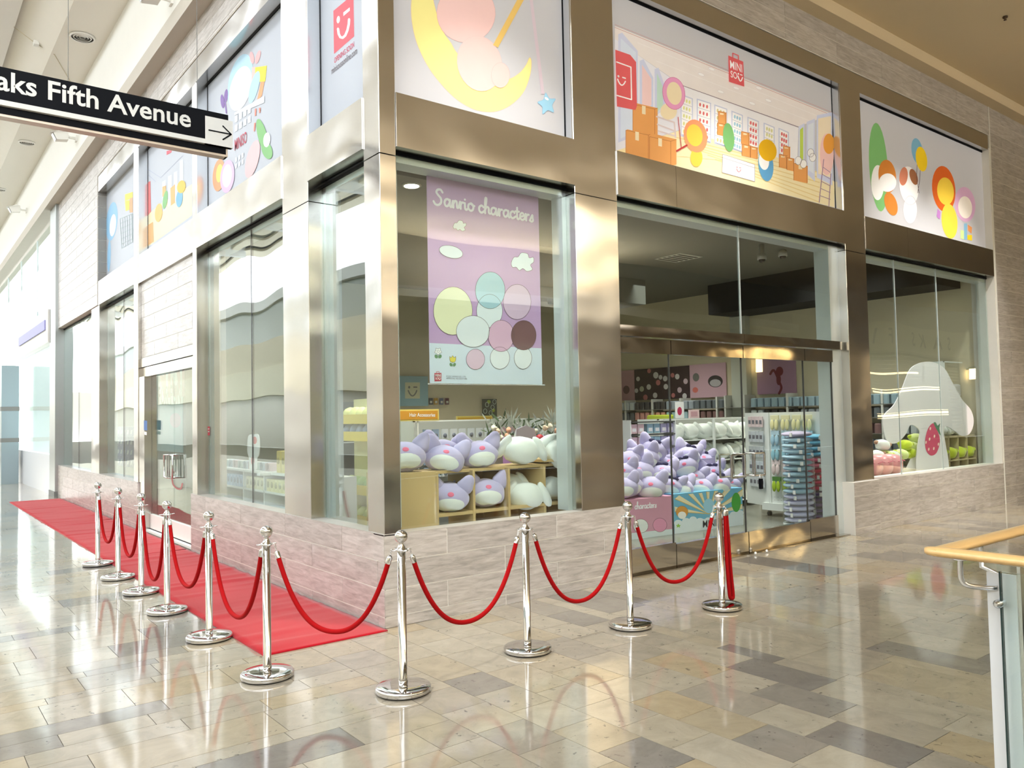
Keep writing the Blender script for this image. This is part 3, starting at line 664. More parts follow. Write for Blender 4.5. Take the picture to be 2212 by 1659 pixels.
def carpet(y0, y1, skew, label):
    nx, ny = 16, int((y1 - y0) / 0.035); x0, x1 = -1.0, -0.015; vs = []; fs = []
    for j in range(ny + 1):
        y = y0 + (y1 - y0) * j / ny
        for i in range(nx + 1):
            x = x0 + (x1 - x0) * i / nx; e = min(1, (j + 0.2) / 3, (ny - j + 0.2) / 3)
            w = noise.noise(Vector((x * 0.9 + 3, y * 6.5 + skew, 0.3))); w2 = noise.noise(Vector((x * 0.5, y * 2.0, 5.1)))
            z = 0.009 + e * (max(0, w) ** 1.2 * 0.026 + max(0, w2) * 0.008)
            yy = y + skew * 0.0 + (0.10 * (x + 0.5) if j in (0,) and y0 > 1 else 0)
            vs.append((x, yy, z))
    for j in range(ny):
        for i in range(nx): a = j * (nx + 1) + i; fs.append((a, a + 1, a + nx + 2, a + nx + 1))
    n = len(vs); rim = [i for i in range(nx + 1)] + [(j * (nx + 1) + nx) for j in range(1, ny + 1)] + [ny * (nx + 1) + i for i in range(nx - 1, -1, -1)] + [j * (nx + 1) for j in range(ny - 1, 0, -1)]
    for a in rim: vs.append((vs[a][0], vs[a][1], 0.0005))
    for k in range(len(rim)): fs.append((rim[k], n + k, n + (k + 1) % len(rim), rim[(k + 1) % len(rim)]))
    g = MB(); g.add(vs, fs, True); o = g.build('carpet', RED); tag(o, label, 'carpet', 'red carpet runners along the atrium wall'); return o
carpet(-0.07, 5.24, 0, 'red carpet runner at the shop corner, ending beside the stanchion row')
carpet(5.25, 9.62, 7, 'red carpet runner laid before the atrium glass doors, between two others')
carpet(9.63, 14.95, 13, 'red carpet runner at the far end, reaching the grey pillar')

# ------------------------------------------------------------------ chrome posts and velvet ropes
RUBBER = mat('black_rubber', (0.012, 0.012, 0.012), 0.6)
VELVET = mat('red_velvet', srgb(166, 4, 10), 0.85, sheen=0.0, bump=0.2, bscale=400, spec=0.2)
HOOKZ, HOOKR = 0.853, 0.066
def make_post():
    r = empty('stanchion')
    MB().lathe([(0.0, 0.0), (0.155, 0.0), (0.158, 0.006), (0.155, 0.008), (0.0, 0.008)], n=40).build('base_pad', RUBBER, r)
    MB().lathe([(0.0, 0.008), (0.164, 0.008), (0.168, 0.012), (0.168, 0.030), (0.165, 0.036), (0.158, 0.041), (0.10, 0.045), (0.03, 0.047), (0.0, 0.047)], n=56).build('base', CHROME, r)
    MB().lathe([(0.0, 0.044), (0.0275, 0.044), (0.0275, 0.085), (0.0255, 0.088), (0.0255, 0.845), (0.0, 0.845)], n=28).build('pole', CHROME, r)
    g = MB(); g.lathe([(0.0, 0.845), (0.034, 0.845), (0.036, 0.848), (0.036, 0.855), (0.028, 0.860), (0.022, 0.872), (0.015, 0.885), (0.013, 0.893), (0.017, 0.897), (0.0, 0.897)], n=28); g.build('collar', CHROME, r)
    h = MB()
    for k in range(4):
        a = k * PI / 2; c = Vector((math.cos(a) * 0.048, math.sin(a) * 0.048, HOOKZ))
        u = Vector((math.cos(a), math.sin(a), 0)); v = Vector((-math.sin(a), math.cos(a), 0))
        h.tube([c + u * 0.016 * math.cos(t) + v * 0.016 * math.sin(t) for t in (2 * PI * i / 12 for i in range(12))], 0.0036, 6, closed=True)
    h.build('hook_ring', CHROME, r)
    MB().ell((0, 0, 0.933), (0.040, 0.040, 0.040), 32, 20).build('ball_finial', CHROME, r)
    return r
POSTS = [(-1.138, 4.861), (-1.143, 3.778), (-1.136, 2.809), (-1.161, 1.792), (-1.152, .654), (-1.151, -.533), (-.625, -1.360), (.462, -1.211), (1.466, -1.240), (2.466, -1.341)]
PL = ['chrome ball-top stanchion at the far end of the row beside the red carpet',
 'chrome ball-top stanchion second from the far end of the carpet row', 'chrome ball-top stanchion third from the far end of the carpet row',
 'chrome ball-top stanchion fourth from the far end of the carpet row', 'chrome ball-top stanchion beside the carpet, before the one at the carpet end',
 'chrome ball-top stanchion standing in front of the near end of the red carpet', 'chrome ball-top stanchion standing before the shop corner, with reflective dark base',
 'chrome ball-top stanchion standing before the window with the lilac banner', 'chrome ball-top stanchion standing before the steel column beside the glass doors',
 'last chrome ball-top stanchion, before the glass doors, with a rope hanging down']
post0 = make_post()
for i, (x, y) in enumerate(POSTS):
    o = post0 if i == 0 else copy_tree(post0)
    o.location = (x, y, 0); tag(o, PL[i], 'stanchion', 'chrome stanchions round the shop front')
LOW = {0: 0.33, 1: 0.30, 2: 0.21, 3: 0.315, 4: 0.28, 5: 0.325, 6: 0.315, 7: 0.275, 8: 0.285}
RL = ['red velvet rope hung between the two farthest stanchions', 'red velvet rope between the second and third stanchions from the far end',
 'red velvet rope, sagging lowest, between the third and fourth stanchions from the far end', 'red velvet rope between the fourth and fifth stanchions from the far end',
 'red velvet rope beside the carpet, next to the one that turns the corner', 'red velvet rope crossing before the near end of the red carpet',
 'red velvet rope hung before the tiled wall under the lilac banner window', 'red velvet rope ending before the steel column at the glass doors', 'red velvet rope hung before the glass doors']
def rope(a, b, low, label):
    A = Vector((*a, 0)); Bp = Vector((*b, 0)); d = (Bp - A); L = d.length; u = d.normalized()
    ha = A + u * HOOKR + Vector((0, 0, HOOKZ)); hb = Bp - u * HOOKR + Vector((0, 0, HOOKZ))
    def pt(t):  # t 0..1 between hooks; curve steeper at the ends, like a heavy stiff rope
        s = abs(2 * t - 1); z = low + (HOOKZ - 0.005 - low) * (0.55 * s * s + 0.45 * s ** 3.4); p = ha.lerp(hb, t); return Vector((p.x, p.y, z))
    n = 40; t0 = 0.002
    while (pt(t0) - ha).length < 0.085 and t0 < 0.2: t0 += 0.002
    pts = [pt(t0 + (1 - 2 * t0) * i / n) for i in range(n + 1)]
    g = MB(); g.tube(pts, 0.0155, 12); o = g.build('velvet_rope', VELVET); tag(o, label, 'rope', 'red velvet ropes between the stanchions')
    for s, hk in ((0, ha), (1, hb)):
        e0 = pts[0] if s == 0 else pts[-1]; e1 = pts[1] if s == 0 else pts[-2]; dr = (e0 - e1).normalized()
        c = MB(); c.tube([e0 - dr * 0.004, e0 + dr * 0.035, e0 + dr * 0.045], [0.0175, 0.0175, 0.010], 12); ec = c.build('end_cap', CHROME, o)
        q = e0 + dr * 0.05; c = MB(); m = 3
        for k in range(m):
            p = q.lerp(hk, (k + 0.5) / m); lh = (hk - q); lh = lh.normalized() if lh.length > 1e-4 else Vector((0, 0, 1)); sd = lh.cross(Vector((0, 0, 1)) if k % 2 else u).normalized()
            rr_ = max((hk - q).length / m * 0.62, 0.008)
            c.tube([p + lh * rr_ * math.cos(w_) + sd * 0.006 * math.sin(w_) for w_ in (2 * PI * i / 8 for i in range(8))], 0.0022, 5, closed=True)
        c.build('snap_hook', CHROME, ec)
    return o
for i in range(9): rope(POSTS[i], POSTS[i + 1], LOW[i], RL[i])
x, y = POSTS[-1]
g = MB(); g.tube(catmull([(x + .035, y - .03, .78), (x + .03, y - .035, .5), (x + .045, y - .035, .25), (x + 0.06, y - 0.035, .1), (x + 0.085, y - 0.035, .075), (x + 0.105, y - 0.035, .1), (x + 0.09, y - 0.03, .3), (x + 0.075, y - 0.028, .55), (x + 0.062, y - .025, .78)], k=5), 0.0155, 12)
o = g.build('velvet_rope', VELVET); tag(o, 'red velvet rope hanging straight down, doubled, from the last stanchion', 'rope', 'red velvet ropes between the stanchions')
g = MB()
for q in ((x + .035, y - .03), (x + .062, y - .025)): g.tube([(q[0], q[1], 0.775), (q[0], q[1], 0.82), (q[0] - 0.005, q[1], 0.83)], [0.0175, 0.0175, 0.009], 12)
g.build('end_cap', CHROME, o)
g = MB()
for q in ((x + .035, y - .03), (x + .062, y - .025)): g.tube([(q[0], q[1], 0.83), (x + 0.055, y - 0.01, 0.852)], 0.003, 6)
g.build('snap_hook', CHROME, o)

# ------------------------------------------------------------------ balustrade of the opening in the floor
WOOD = mat('varnished_beech', srgb(222, 184, 124), 0.28, var=0.12, vscale=5, stretch=(1, 8, 8), coat=0.4)
rl = empty('balustrade', (0.36, -4.1, 0), 'glass balustrade with a pale wooden handrail and white flat post', 'balustrade')
def rail_profile(p0, p1, nrm):
    """flattened oval handrail from p0 to p1"""
    p0 = Vector(p0); p1 = Vector(p1); nrm = Vector(nrm); rs = []
    d = (p1 - p0).normalized()
    for t, k in ((-0.045, 0.25), (-0.03, 0.7), (0.0, 0.95), (0.03, 1.0), (None, 1.0)):
        c = p1 if t is None else p0 + d * (t + 0.02)
        rs.append([c + nrm * 0.042 * k * math.cos(a) + Vector((0, 0, 1)) * 0.021 * (0.5 + 0.5 * k) * math.sin(a) for a in (2 * PI * i / 20 for i in range(20))])
    return MB().rings(rs, smooth=True)
rp = empty('handrail'); rp.parent = rl; rp.matrix_parent_inverse = Matrix.Translation((-0.36, 4.1, 0))
def rb(mb, nm, m_, par=None):
    o = mb.build(nm, m_, rl if par is None else par)
    if par is None: o.matrix_parent_inverse = Matrix.Translation((-0.36, 4.1, 0))
    return o
rb(rail_profile((0.36, -4.09, 1.05), (4.3, -4.09, 1.05), (0, 1, 0)), 'rail', WOOD, rp)
rb(rail_profile((4.28, -4.06, 1.05), (4.28, -9.4, 1.05), (1, 0, 0)), 'rail', WOOD, rp)
rb(rail_profile((0.37, -4.06, 1.05), (0.37, -9.4, 1.05), (1, 0, 0)), 'rail', WOOD, rp)
for k, y in enumerate((-4.29, -6.6, -8.9)):
    g = MB(); g.box(0.462, 0.474, y - 0.055, y + 0.055, -0.25, 0.975); rb(g, 'post', mat('white_steel_post', srgb(222, 226, 232), 0.35, 0.2))
    g = MB(); g.tube(catmull([(0.37, y + 0.115, 1.035), (0.37, y + 0.115, 0.955), (0.385, y + 0.10, 0.925), (0.43, y + 0.06, 0.915), (0.463, y + 0.02, 0.915)], k=4), 0.011, 10); rb(g, 'rail_bracket', SATIN)
    g = MB(); g.lathe([(0, 0), (0.03, 0), (0.03, 0.005), (0, 0.005)], (0.37, y + 0.115, 1.028), 16); rb(g, 'rail_flange', SATIN)
    for z in (0.86, 0.12):
        g = MB(); g.tube([(0.40, y, z), (0.415, y, z), (0.47, y, z)], [0.006, 0.017, 0.017], 14); g.tube([(0.474, y, z), (0.50, y, z)], 0.012, 10); rb(g, 'glass_clamp', SATIN)
g = MB(); g.box(0.425, 0.439, -9.4, -4.300, 0.05, 0.99); rb(g, 'glass_panel', glass_mat('rail_glass', (0.93, 0.97, 0.96), 0.001))
g = MB(); g.box(0.4235, 0.4405, -4.302, -4.296, 0.05, 0.99); rb(g, 'glass_edge', mat('dark_glass_edge', (0.01, 0.03, 0.03), 0.1))
g = MB(); g.box(4.20, 4.214, -9.4, -4.3, 0.05, 0.99); rb(g, 'glass_panel', glass_mat('rail_glass3', (0.93, 0.97, 0.96), 0.001))
g = MB(); g.box(0.6, 4.15, -4.235, -4.221, 0.05, 0.99); rb(g, 'glass_panel', glass_mat('rail_glass2', (0.93, 0.97, 0.96), 0.001))
for k in range(3):
    xx = 0.75 + 1.6 * k
    g = MB(); g.box(xx - 0.055, xx + 0.055, -4.275, -4.262, -0.25, 0.975); g.tube([(xx, -4.10, 1.03), (xx, -4.10, 0.94), (xx, -4.17, 0.915), (xx, -4.265, 0.915)], 0.011, 10); rb(g, 'post', SATIN)
o = MB().box(VOIDX0, VOIDX1, VOIDY1 - 0.01, VOIDY1, -0.5, 0.0).build('trim_12', SATIN); tag(o, kind='structure')
MB().box(VOIDX1, VOIDX1 + 0.01, VOIDY0, VOIDY1, -0.5, 0.0).build('edge', SATIN, o)
MB().box(VOIDX0 - 0.01, VOIDX0, VOIDY0, VOIDY1, -0.5, 0.0).build('edge', SATIN, o)

# ------------------------------------------------------------------ hanging direction sign
sy = 1.6
tr_, br_ = at(500, 247, y=sy), at(500, 322, y=sy)
xr = tr_.x; ztop = tr_.z; zl = at(500, 337, y=sy).z
s = empty('direction_sign', (0, 0, 0), 'long black hanging direction sign with white lettering and an arrow', 'sign')
def sb(nm, m_, *b):
    g = MB()
    for q in b: g.box(*q)
    return g.build(nm, m_, s)
X0 = -5.2
xa = at(443, 250, y=sy).x
zb = at(443, 300, y=sy).z
zt = at(490, 248, y=sy).z
sb('board', BLACK, (X0, at(493, 250, y=sy).x, sy, sy + 0.06, zb, zt))
WS = pr(226, 228, 226, 0.45)
z2 = at(505, 321, y=sy).z
sb('arrow_plate', WS, (xa, xr + 0.01, sy - 0.004, sy + 0.05, z2, at(505, 263, y=sy).z))
sb('white_strip', WS, (X0, xr, sy - 0.002, sy + 0.05, z2, zb + 0.001))
zc = at(490, 340, y=sy + 0.06).z
sb('lower_board', BLACK, (X0, at(488, 325, y=sy + 0.03).x, sy + 0.03, sy + 0.10, zc + 0.015, z2 - 0.004))
sb('lower_frame', mat('champagne_metal', srgb(206, 196, 184), 0.35, 0.5), (X0, at(492, 325, y=sy + 0.03).x, sy + 0.035, sy + 0.13, zc - 0.005, zc + 0.015), (at(488, 325, y=sy + 0.03).x, at(492, 325, y=sy + 0.03).x, sy + 0.03, sy + 0.13, zc - 0.005, z2 - 0.004))
S2 = Sheet(s, (0, sy, 0), (0, -1, 0))
hgt = (zt - zb)
def sign_text(string, pxl, pxr, pyl):
    xL = at(pxl, pyl, y=sy).x; xR = at(pxr, pyl, y=sy).x; vs, fs, wd = text_mesh(string, 0.018)
    k = (xR - xL) / wd; base = zb + hgt * 0.30; g = MB(); g.add([(xL + x_ * k, sy - 0.003, base + y_ * k * 1.0) for x_, y_ in vs], fs); return g.build('lettering', WS, s)
sign_text('aks Fifth Avenue', -10, 412, 230)
c0 = at(451, 281, y=sy); c1 = at(499, 289, y=sy); zc_ = (z2 + at(505, 263, y=sy).z) / 2; g = MB(); wl_ = 0.012
for q in strip([(c0.x, zc_), (c1.x, zc_)], wl_) + strip([(c1.x - 0.075, zc_ + 0.062), (c1.x, zc_), (c1.x - 0.075, zc_ - 0.062)], wl_): g.poly([(a[0], sy - 0.0065, a[1]) for a in q])
g.build('arrow', BLACK, s)
for pxw in (147, 426):
    p = at(pxw, 200, y=sy + 0.03); g = MB(); g.tube([(p.x, sy + 0.03, zt), (p.x, sy + 0.03, 8.7 if p.x < -0.9 else 8.25)], 0.0028, 6); g.build('hanging_wire', mat('grey_wire', srgb(120, 120, 118), 0.5), s)
# ------------------------------------------------------------------ on the atrium soffit
LAMPW = mat('white_lamp_housing', srgb(238, 238, 234), 0.4)
def flood(px, py, label, sc=1.0, lens=srgb(196, 198, 196)):
    p = at(px, py, x=-0.2); e = empty('floodlight', (p.x, p.y, p.z), label, 'lamp', 'white floodlights on the atrium fascia'); e.scale = (sc,) * 3
    MB().box(-0.03, 0.0, -0.06, 0.06, -0.06, 0.06).build('wall_plate', LAMPW, e)
    g = MB(); g.tube([(-0.02, 0, 0), (-0.12, 0, 0.0), (-0.16, 0, 0.02)], 0.025, 10); g.build('arm', LAMPW, e)
    g = MB(); g.prism([(-0.16, -0.09, -0.07), (-0.16, -0.09, 0.09), (-0.26, -0.09, 0.12), (-0.42, -0.09, 0.02), (-0.36, -0.09, -0.10)], (0, 0.18, 0)); g.build('housing', LAMPW, e)
    g = MB(); g.prism([(-0.17, -0.12, 0.10), (-0.46, -0.12, 0.03), (-0.47, -0.12, 0.02), (-0.18, -0.12, 0.085)], (0, 0.24, 0)); g.build('visor', LAMPW, e)
    MB().prism([(-0.37, -0.08, -0.10), (-0.43, -0.08, 0.015), (-0.435, -0.08, 0.01), (-0.375, -0.08, -0.105)], (0, 0.16, 0)).build('lens', mat('lamp_lens', lens, 0.2), e)
    return e
flood(372, 2, 'white floodlight on the fascia above the black direction sign'); flood(166, 300, 'white floodlight on the fascia just under the direction sign'); flood(58, 455, 'white floodlight on the fascia near the far pillar')
GR = mat('dark_grille_gap', (0.12, 0.12, 0.115), 0.6)
def diffuser(px, py, label, r=0.20):
    p = at(px, py, z=8.25); e = empty('air_diffuser', (p.x, p.y, 8.25), label, 'vent', 'round air diffusers in the atrium ceiling')
    MB().lathe([(0, -0.004), (r * 0.98, -0.004), (r, -0.001), (0, -0.001)], n=36).build('backing', GR, e)
    for k, q in enumerate((1.0, 0.74, 0.5, 0.26)):
        g = MB(); g.lathe([(r * q * 0.84, -0.03), (r * q * 0.92, -0.04 + 0.01 * k), (r * q * 1.02, -0.006), (r * q * 0.96, -0.004), (r * q * 0.86, -0.02), (r * q * 0.84, -0.03)], n=36, caps=False); g.build('ring', LAMPW, e)
diffuser(178, 79, 'round white air diffuser above the black direction sign'); diffuser(58, 307, 'round white air diffuser seen under the direction sign', 0.17); diffuser(-2, 408, 'round white air diffuser farthest along the atrium ceiling', 0.17)
# thin cable with clip on the sloping ceiling
g = MB(); a = at(32, 58, z=8.24); b = at(70, 88, z=8.24); c = at(112, 120, z=8.24); g.tube([at(30, 58, z=8.6), at(72, 90, z=8.45), at(118, 118, z=8.24), at(152, 176, z=8.24)], 0.006, 6); o = g.build('cable', mat('beige_cable', srgb(196, 186, 160), 0.6)); tag(o, 'thin beige cable clipped across the cream atrium ceiling', 'cable')
q = at(78, 92, z=8.42); MB().box(q.x - 0.04, q.x + 0.04, q.y - 0.06, q.y + 0.06, q.z - 0.05, q.z + 0.02).build('clip', LAMPW, o)
# ------------------------------------------------------------------ printed panels above the windows
PAPER = mat('backlit_print_white', srgb(190, 190, 194), 0.4, var=0.01, emit=(0.93, 0.93, 0.97), estr=0.06)
PAPERB = mat('print_bluish_white', srgb(180, 187, 200), 0.4, var=0.01)
REDL = pr(214, 32, 60, 0.35); PINK = pr(228, 192, 188); YEL = pr(232, 222, 144); ORG = pr(226, 150, 84); LBL = pr(158, 200, 218); GRN = pr(122, 184, 114)
GOLD = pr(238, 200, 40); RUST = pr(214, 104, 44); MAUVE = pr(214, 170, 204); LILAC = pr(206, 208, 228); WHT = pr(244, 244, 244); INK = pr(92, 74, 80); BRN = pr(150, 100, 60); ROSE = pr(216, 106, 108); PALEW = pr(238, 222, 186); BLU = pr(92, 160, 206)
def panel(ax, u0, u1, z0, z1, back, m_, label):
    p = empty('graphic_panel', (0, 0, 0), label, 'poster', None); g = MB()
    if ax == 'x': g.box(u0, u1, back, back + 0.01, z0, z1); n = (0, -1, 0); o = (0, back, 0)
    else: g.box(back, back + 0.01, u0, u1, z0, z1); n = (-1, 0, 0); o = (back, 0, 0)
    g.build('sheet', m_, p); S_ = Sheet(p, o, n); S_.backlit = ax == 'x'; return p, S_
def frame(par, ax, u0, u1, z1, back):
    """steel reveal at the far side and dark gasket under the top band"""
    g = MB()
    if ax == 'x': g.box(u1 - 0.012, u1, 0.02, back, 4.33, z1)
    else: g.box(0.02, back, u1 - 0.012, u1, 4.33, z1)
    g.build('reveal', SATIN, par); g = MB()
    if ax == 'x': g.box(u0, u1, back - 0.012, back, z1 - 0.02, z1 + 0.01); g.box(u1 - 0.02, u1 - 0.012, back - 0.006, back, 4.33, z1)
    else: g.box(back - 0.012, back, u0, u1, z1 - 0.02, z1 + 0.01); g.box(back - 0.006, back, u1 - 0.022, u1 - 0.012, 4.33, z1)
    g.build('gasket', BLACK, par)
# 1: moon and fishing rod
p, S = panel('x', 0.165, 2.14, 4.33, 6.07, 0.12, PAPER, 'white panel with a yellow crescent moon, a fishing rod and a blue star'); frame(p, 'x', 0.165, 2.14, 6.07, 0.12)
z = lambda x, y: (840 + x / 5.53, y / 5.53)
moon = [z(*q) for q in ((330, -420), (285, -150), (264, 100), (285, 330), (350, 560), (470, 800), (620, 1000), (800, 1180), (1000, 1300), (1190, 1338), (1350, 1310), (1500, 1220), (1620, 1080), (1690, 880), (1702, 730), (1678, 688), (1640, 770), (1560, 870), (1430, 945), (1250, 950), (1040, 850), (820, 640), (740, 510), (640, 360), (560, 120), (520, -100), (560, -300), (480, -460))]
S.blob('printed_moon', moon, YEL, 1, pr(216, 170, 150), 0.5)
S.oval('printed_cushion', *z(920, 160), 350 / 5.53, 350 / 5.53, PINK, 3, 0.5, pr(214, 160, 156), 0.5)
S.oval('printed_cushion', *z(1080, 760), 265 / 5.53, 335 / 5.53, PINK, 4, -0.25, pr(222, 180, 176), 0.4)
S.oval('printed_cushion', *z(1330, 900), 110 / 5.53, 150 / 5.53, PINK, 5, 0, pr(214, 160, 156), 0.4)
S.draw('printed_rod', [[z(1240, 540), z(1300, 570), z(1620, -20), z(1540, -20)]], pr(222, 186, 106), 6)
S.draw('printed_line', [[z(1675, -20), z(1712, -20), z(1856, 1125), z(1818, 1125)]], pr(206, 190, 200), 6)
st = []
for i in range(10):
    a = -PI / 2 - 0.15 + i * PI / 5; r_ = 125 if i % 2 == 0 else 70; st.append(z(1885 + r_ * math.cos(a) * 0.9, 1245 + r_ * math.sin(a) * 1.08))
S.blob('printed_star', st, pr(150, 198, 222), 7, pr(130, 170, 200), 0.5)
S.oval('printed_gleam', *z(1880, 1182), 5, 2.4, WHT, 8, 0.6)
# 2: long drawing of a shop being set up
p, S = panel('x', 2.72, 7.04, 4.33, 6.07, 0.12, PAPER, 'long white panel showing a drawn shop interior with orange boxes and red bag emblem'); frame(p, 'x', 2.72, 7.04, 6.07, 0.12)
z = lambda x, y: (1220 + x / 3.568, y / 3.568)
Z = lambda *q: [z(*a) for a in q]
S.draw('printed_ceiling', [Z((385, 200), (2060, 880), (1800, 975), (900, 655), (385, 300))], pr(232, 226, 224), 1)
S.draw('printed_back_wall', [Z((900, 660), (1800, 985), (1790, 1270), (1100, 1065), (890, 1000))], pr(236, 236, 240), 2); S.draw('printed_side_wall', [Z((385, 300), (900, 660), (890, 1000), (385, 1165))], pr(230, 230, 238), 2)
S.draw('printed_floor', [Z((385, 1165), (900, 1000), (1100, 1060), (1640, 1215), (1900, 1300), (2078, 1400), (2078, 1600), (400, 1160))], pr(240, 228, 186), 3)
S.draw('printed_board', [q for k in range(7) for q in strip(Z((860 + k * 60, 1060 + k * 34), (1960, 1330 + k * 38)), 2.2)], pr(228, 208, 146), 3.5)
S.draw('printed_cornice', strip(Z((385, 190), (2060, 868)), 1.0) + strip(Z((385, 212), (2060, 890)), 1.0), pr(196, 150, 150), 4)
S.draw('printed_cornice', strip(Z((900, 658), (1800, 980)), 0.9), pr(110, 66, 90), 4)
S.draw('printed_ceiling_line', strip(Z((560, 330), (1960, 900)), 0.6) + strip(Z((700, 470), (1880, 930)), 0.6), pr(244, 242, 242), 4)
for cx, cy in ((1130, 533), (1050, 575), (1200, 708), (1320, 680), (1495, 680), (1568, 775), (1442, 798)): S.oval('printed_ceiling_lamp', *z(cx, cy), 7, 2.8, pr(246, 244, 244), 4, 0.35, pr(200, 196, 200), 0.4)
for k, (x0, x1, y0, y1) in enumerate(((410, 560, 265, 1100), (575, 680, 470, 900), (690, 770, 535, 900))):   # tall cases at the near side
    S.draw('printed_case', [Z((x0, y0), (x0 + 30, y0 - 12), (x1, y0 + 130), (x1, y1 - 60), (x0, y1))], pr(206, 212, 234), 5); S.draw('printed_case_front', [Z((x0 + 18, y0 + 30), (x1 - 15, y0 + 140), (x1 - 15, y1 - 90), (x0 + 18, y1 - 30))], (pr(214, 224, 240), pr(238, 206, 206), pr(190, 220, 206))[k], 6)
cs = [(890, 985, 725, 1050), (1015, 1125, 760, 1080), (1150, 1250, 805, 1110), (1282, 1370, 853, 1150), (1405, 1495, 900, 1165), (1530, 1615, 945, 1190), (1645, 1725, 985, 1215)]
CC = [pr(220, 222, 150), ROSE, pr(216, 206, 150), pr(160, 200, 220), ROSE, pr(216, 216, 160), ROSE]
for k, (x0, x1, y0, y1) in enumerate(cs):
    dy = 35
    S.draw('printed_case', [Z((x0, y0), (x1, y0 + dy), (x1, y1 + 25), (x0, y1))], pr(200, 206, 226), 5); S.draw('printed_case_front', [Z((x0 + 8, y0 + 12), (x1 - 8, y0 + dy + 6), (x1 - 8, y1 + 12), (x0 + 8, y1 - 12))], WHT, 6)
    rows = []; shelves = []
    for r_ in range(5):
        yy = y0 + 60 + r_ * (y1 - y0) / 5.4
        for c_ in range(3): rows.append(ellipse(*z(x0 + 25 + c_ * (x1 - x0 - 30) / 3, yy - 12 + c_ * 8), 2.0, 4.0))
        shelves += strip(Z((x0 + 8, yy + 10), (x1 - 8, yy + 40)), 0.6)
    S.draw('printed_goods', rows, CC[k], 7); S.draw('printed_shelf', shelves, pr(150, 150, 180), 7)
for k, (x0, x1, y0, y1) in enumerate(((1800, 1845, 975, 1300), (1862, 1925, 940, 1400), (1940, 2060, 890, 1430))):
    S.draw('printed_case', [Z((x0, y0), (x1, y0 - 25), (x1, y1), (x0, y1 - 60))], pr(208, 214, 236), 5); S.draw('printed_case_front', [Z((x0 + 10, y0 + 25), (x1 - 10, y0 + 5), (x1 - 10, y1 - 60), (x0 + 10, y1 - 90))], (pr(190, 214, 90), pr(220, 228, 240), pr(240, 226, 200))[k], 6)
def bx2(x0, y0, x1, y1, d, o='ORG', ly=8):
    S.draw('printed_box', [Z((x0, y0), (x1, y0 + (x1 - x0) * .22), (x1, y1 + (x1 - x0) * .22), (x0, y1)), Z((x1, y0 + (x1 - x0) * .22), (x1 + d, y0 + (x1 - x0) * .22 - d * 0.35), (x1 + d, y1 + (x1 - x0) * .2 - d * 0.2), (x1, y1 + (x1 - x0) * .22)), Z((x0, y0), (x0 + d, y0 - d * .45), (x1 + d, y0 + (x1 - x0) * .22 - d * .35), (x1, y0 + (x1 - x0) * .22))], pr(226, 160, 92), ly)
    S.draw('printed_box_line', strip(Z((x0, y0), (x1, y0 + (x1 - x0) * .22), (x1 + d, y0 + (x1 - x0) * .22 - d * 0.35)), 0.8) + strip(Z((x1, y0 + (x1 - x0) * .22), (x1, y1 + (x1 - x0) * .22)), 0.8) + strip(Z((x0, y1), (x0, y0)), 0.8), pr(170, 100, 50), ly + 0.4)
    cx = (x0 + x1) / 2; S.draw('printed_tape', [Z((cx - 14, y0 + 10), (cx + 14, y0 + 16), (cx + 14, y0 + 80 * (x1 - x0) / 170), (cx - 14, y0 + 74 * (x1 - x0) / 170))], PALEW, ly + 0.6)
bx2(520, 805, 690, 1025, 22); bx2(466, 1005, 640, 1190, 14, ly=9); bx2(648, 1055, 812, 1245, 44, ly=10)
bx2(1178, 860, 1235, 950, 8); bx2(1172, 948, 1228, 1040, 6); bx2(1356, 1015, 1415, 1110, 6); bx2(1362, 1112, 1425, 1200, 6); bx2(1428, 1130, 1478, 1215, 6); bx2(1680, 1125, 1728, 1210, 6); bx2(1648, 1190, 1705, 1290, 6); bx2(1708, 1215, 1760, 1310, 6); bx2(1760, 1260, 1862, 1390, 6, ly=9)
S.draw('printed_counter', [Z((1212, 1190), (1460, 1270), (1460, 1400), (1208, 1330))], WHT, 9); S.draw('printed_counter_line', strip(Z((1212, 1190), (1460, 1270), (1460, 1400), (1208, 1330)), 0.7, True) + strip(Z((1208, 1215), (1458, 1295)), 0.6), pr(130, 120, 140), 9.5)
S.draw('printed_emblem', smile(*z(1336, 1308), 6, skew=.2), pr(200, 120, 130), 10)
# plain round shapes where the drawn figures stood
S.oval('printed_shape', *z(835, 722), 24, 35, pr(232, 160, 200), 11, -0.15, pr(196, 70, 140), 0.7); S.oval('printed_shape', *z(838, 722), 16, 25, PALEW, 11.6, -0.15)
S.oval('printed_shape', *z(795, 860), 18, 18, PALEW, 10.8)
S.oval('printed_shape', *z(1003, 1050), 25, 36, pr(236, 156, 110), 11, -0.2); S.oval('printed_shape', *z(995, 1045), 17, 24, pr(246, 206, 80), 11.6, -0.2); S.oval('printed_shape', *z(1010, 1215), 13, 20, pr(246, 206, 80), 10.8)
S.oval('printed_shape', *z(1258, 1060), 12, 31, GRN, 11, -0.1)
S.oval('printed_shape', *z(1545, 1270), 16, 36, BLU, 11, -0.1); S.oval('printed_shape', *z(1530, 1240), 11, 20, WHT, 11.5, -0.1); S.oval('printed_shape', *z(1558, 1160), 19, 24, pr(232, 180, 20), 12, -0.3)
S.oval('printed_shape', *z(2015, 1190), 15, 45, pr(240, 200, 196), 11); S.oval('printed_shape', *z(2030, 1110), 12, 22, pr(232, 160, 60), 11.6)
for cx, cy in ((1890, 1180), (1905, 1215), (1795, 1240), (1835, 1265)): S.oval('printed_shape', *z(cx, cy), 7, 9, WHT, 10, 0, INK, 0.7)
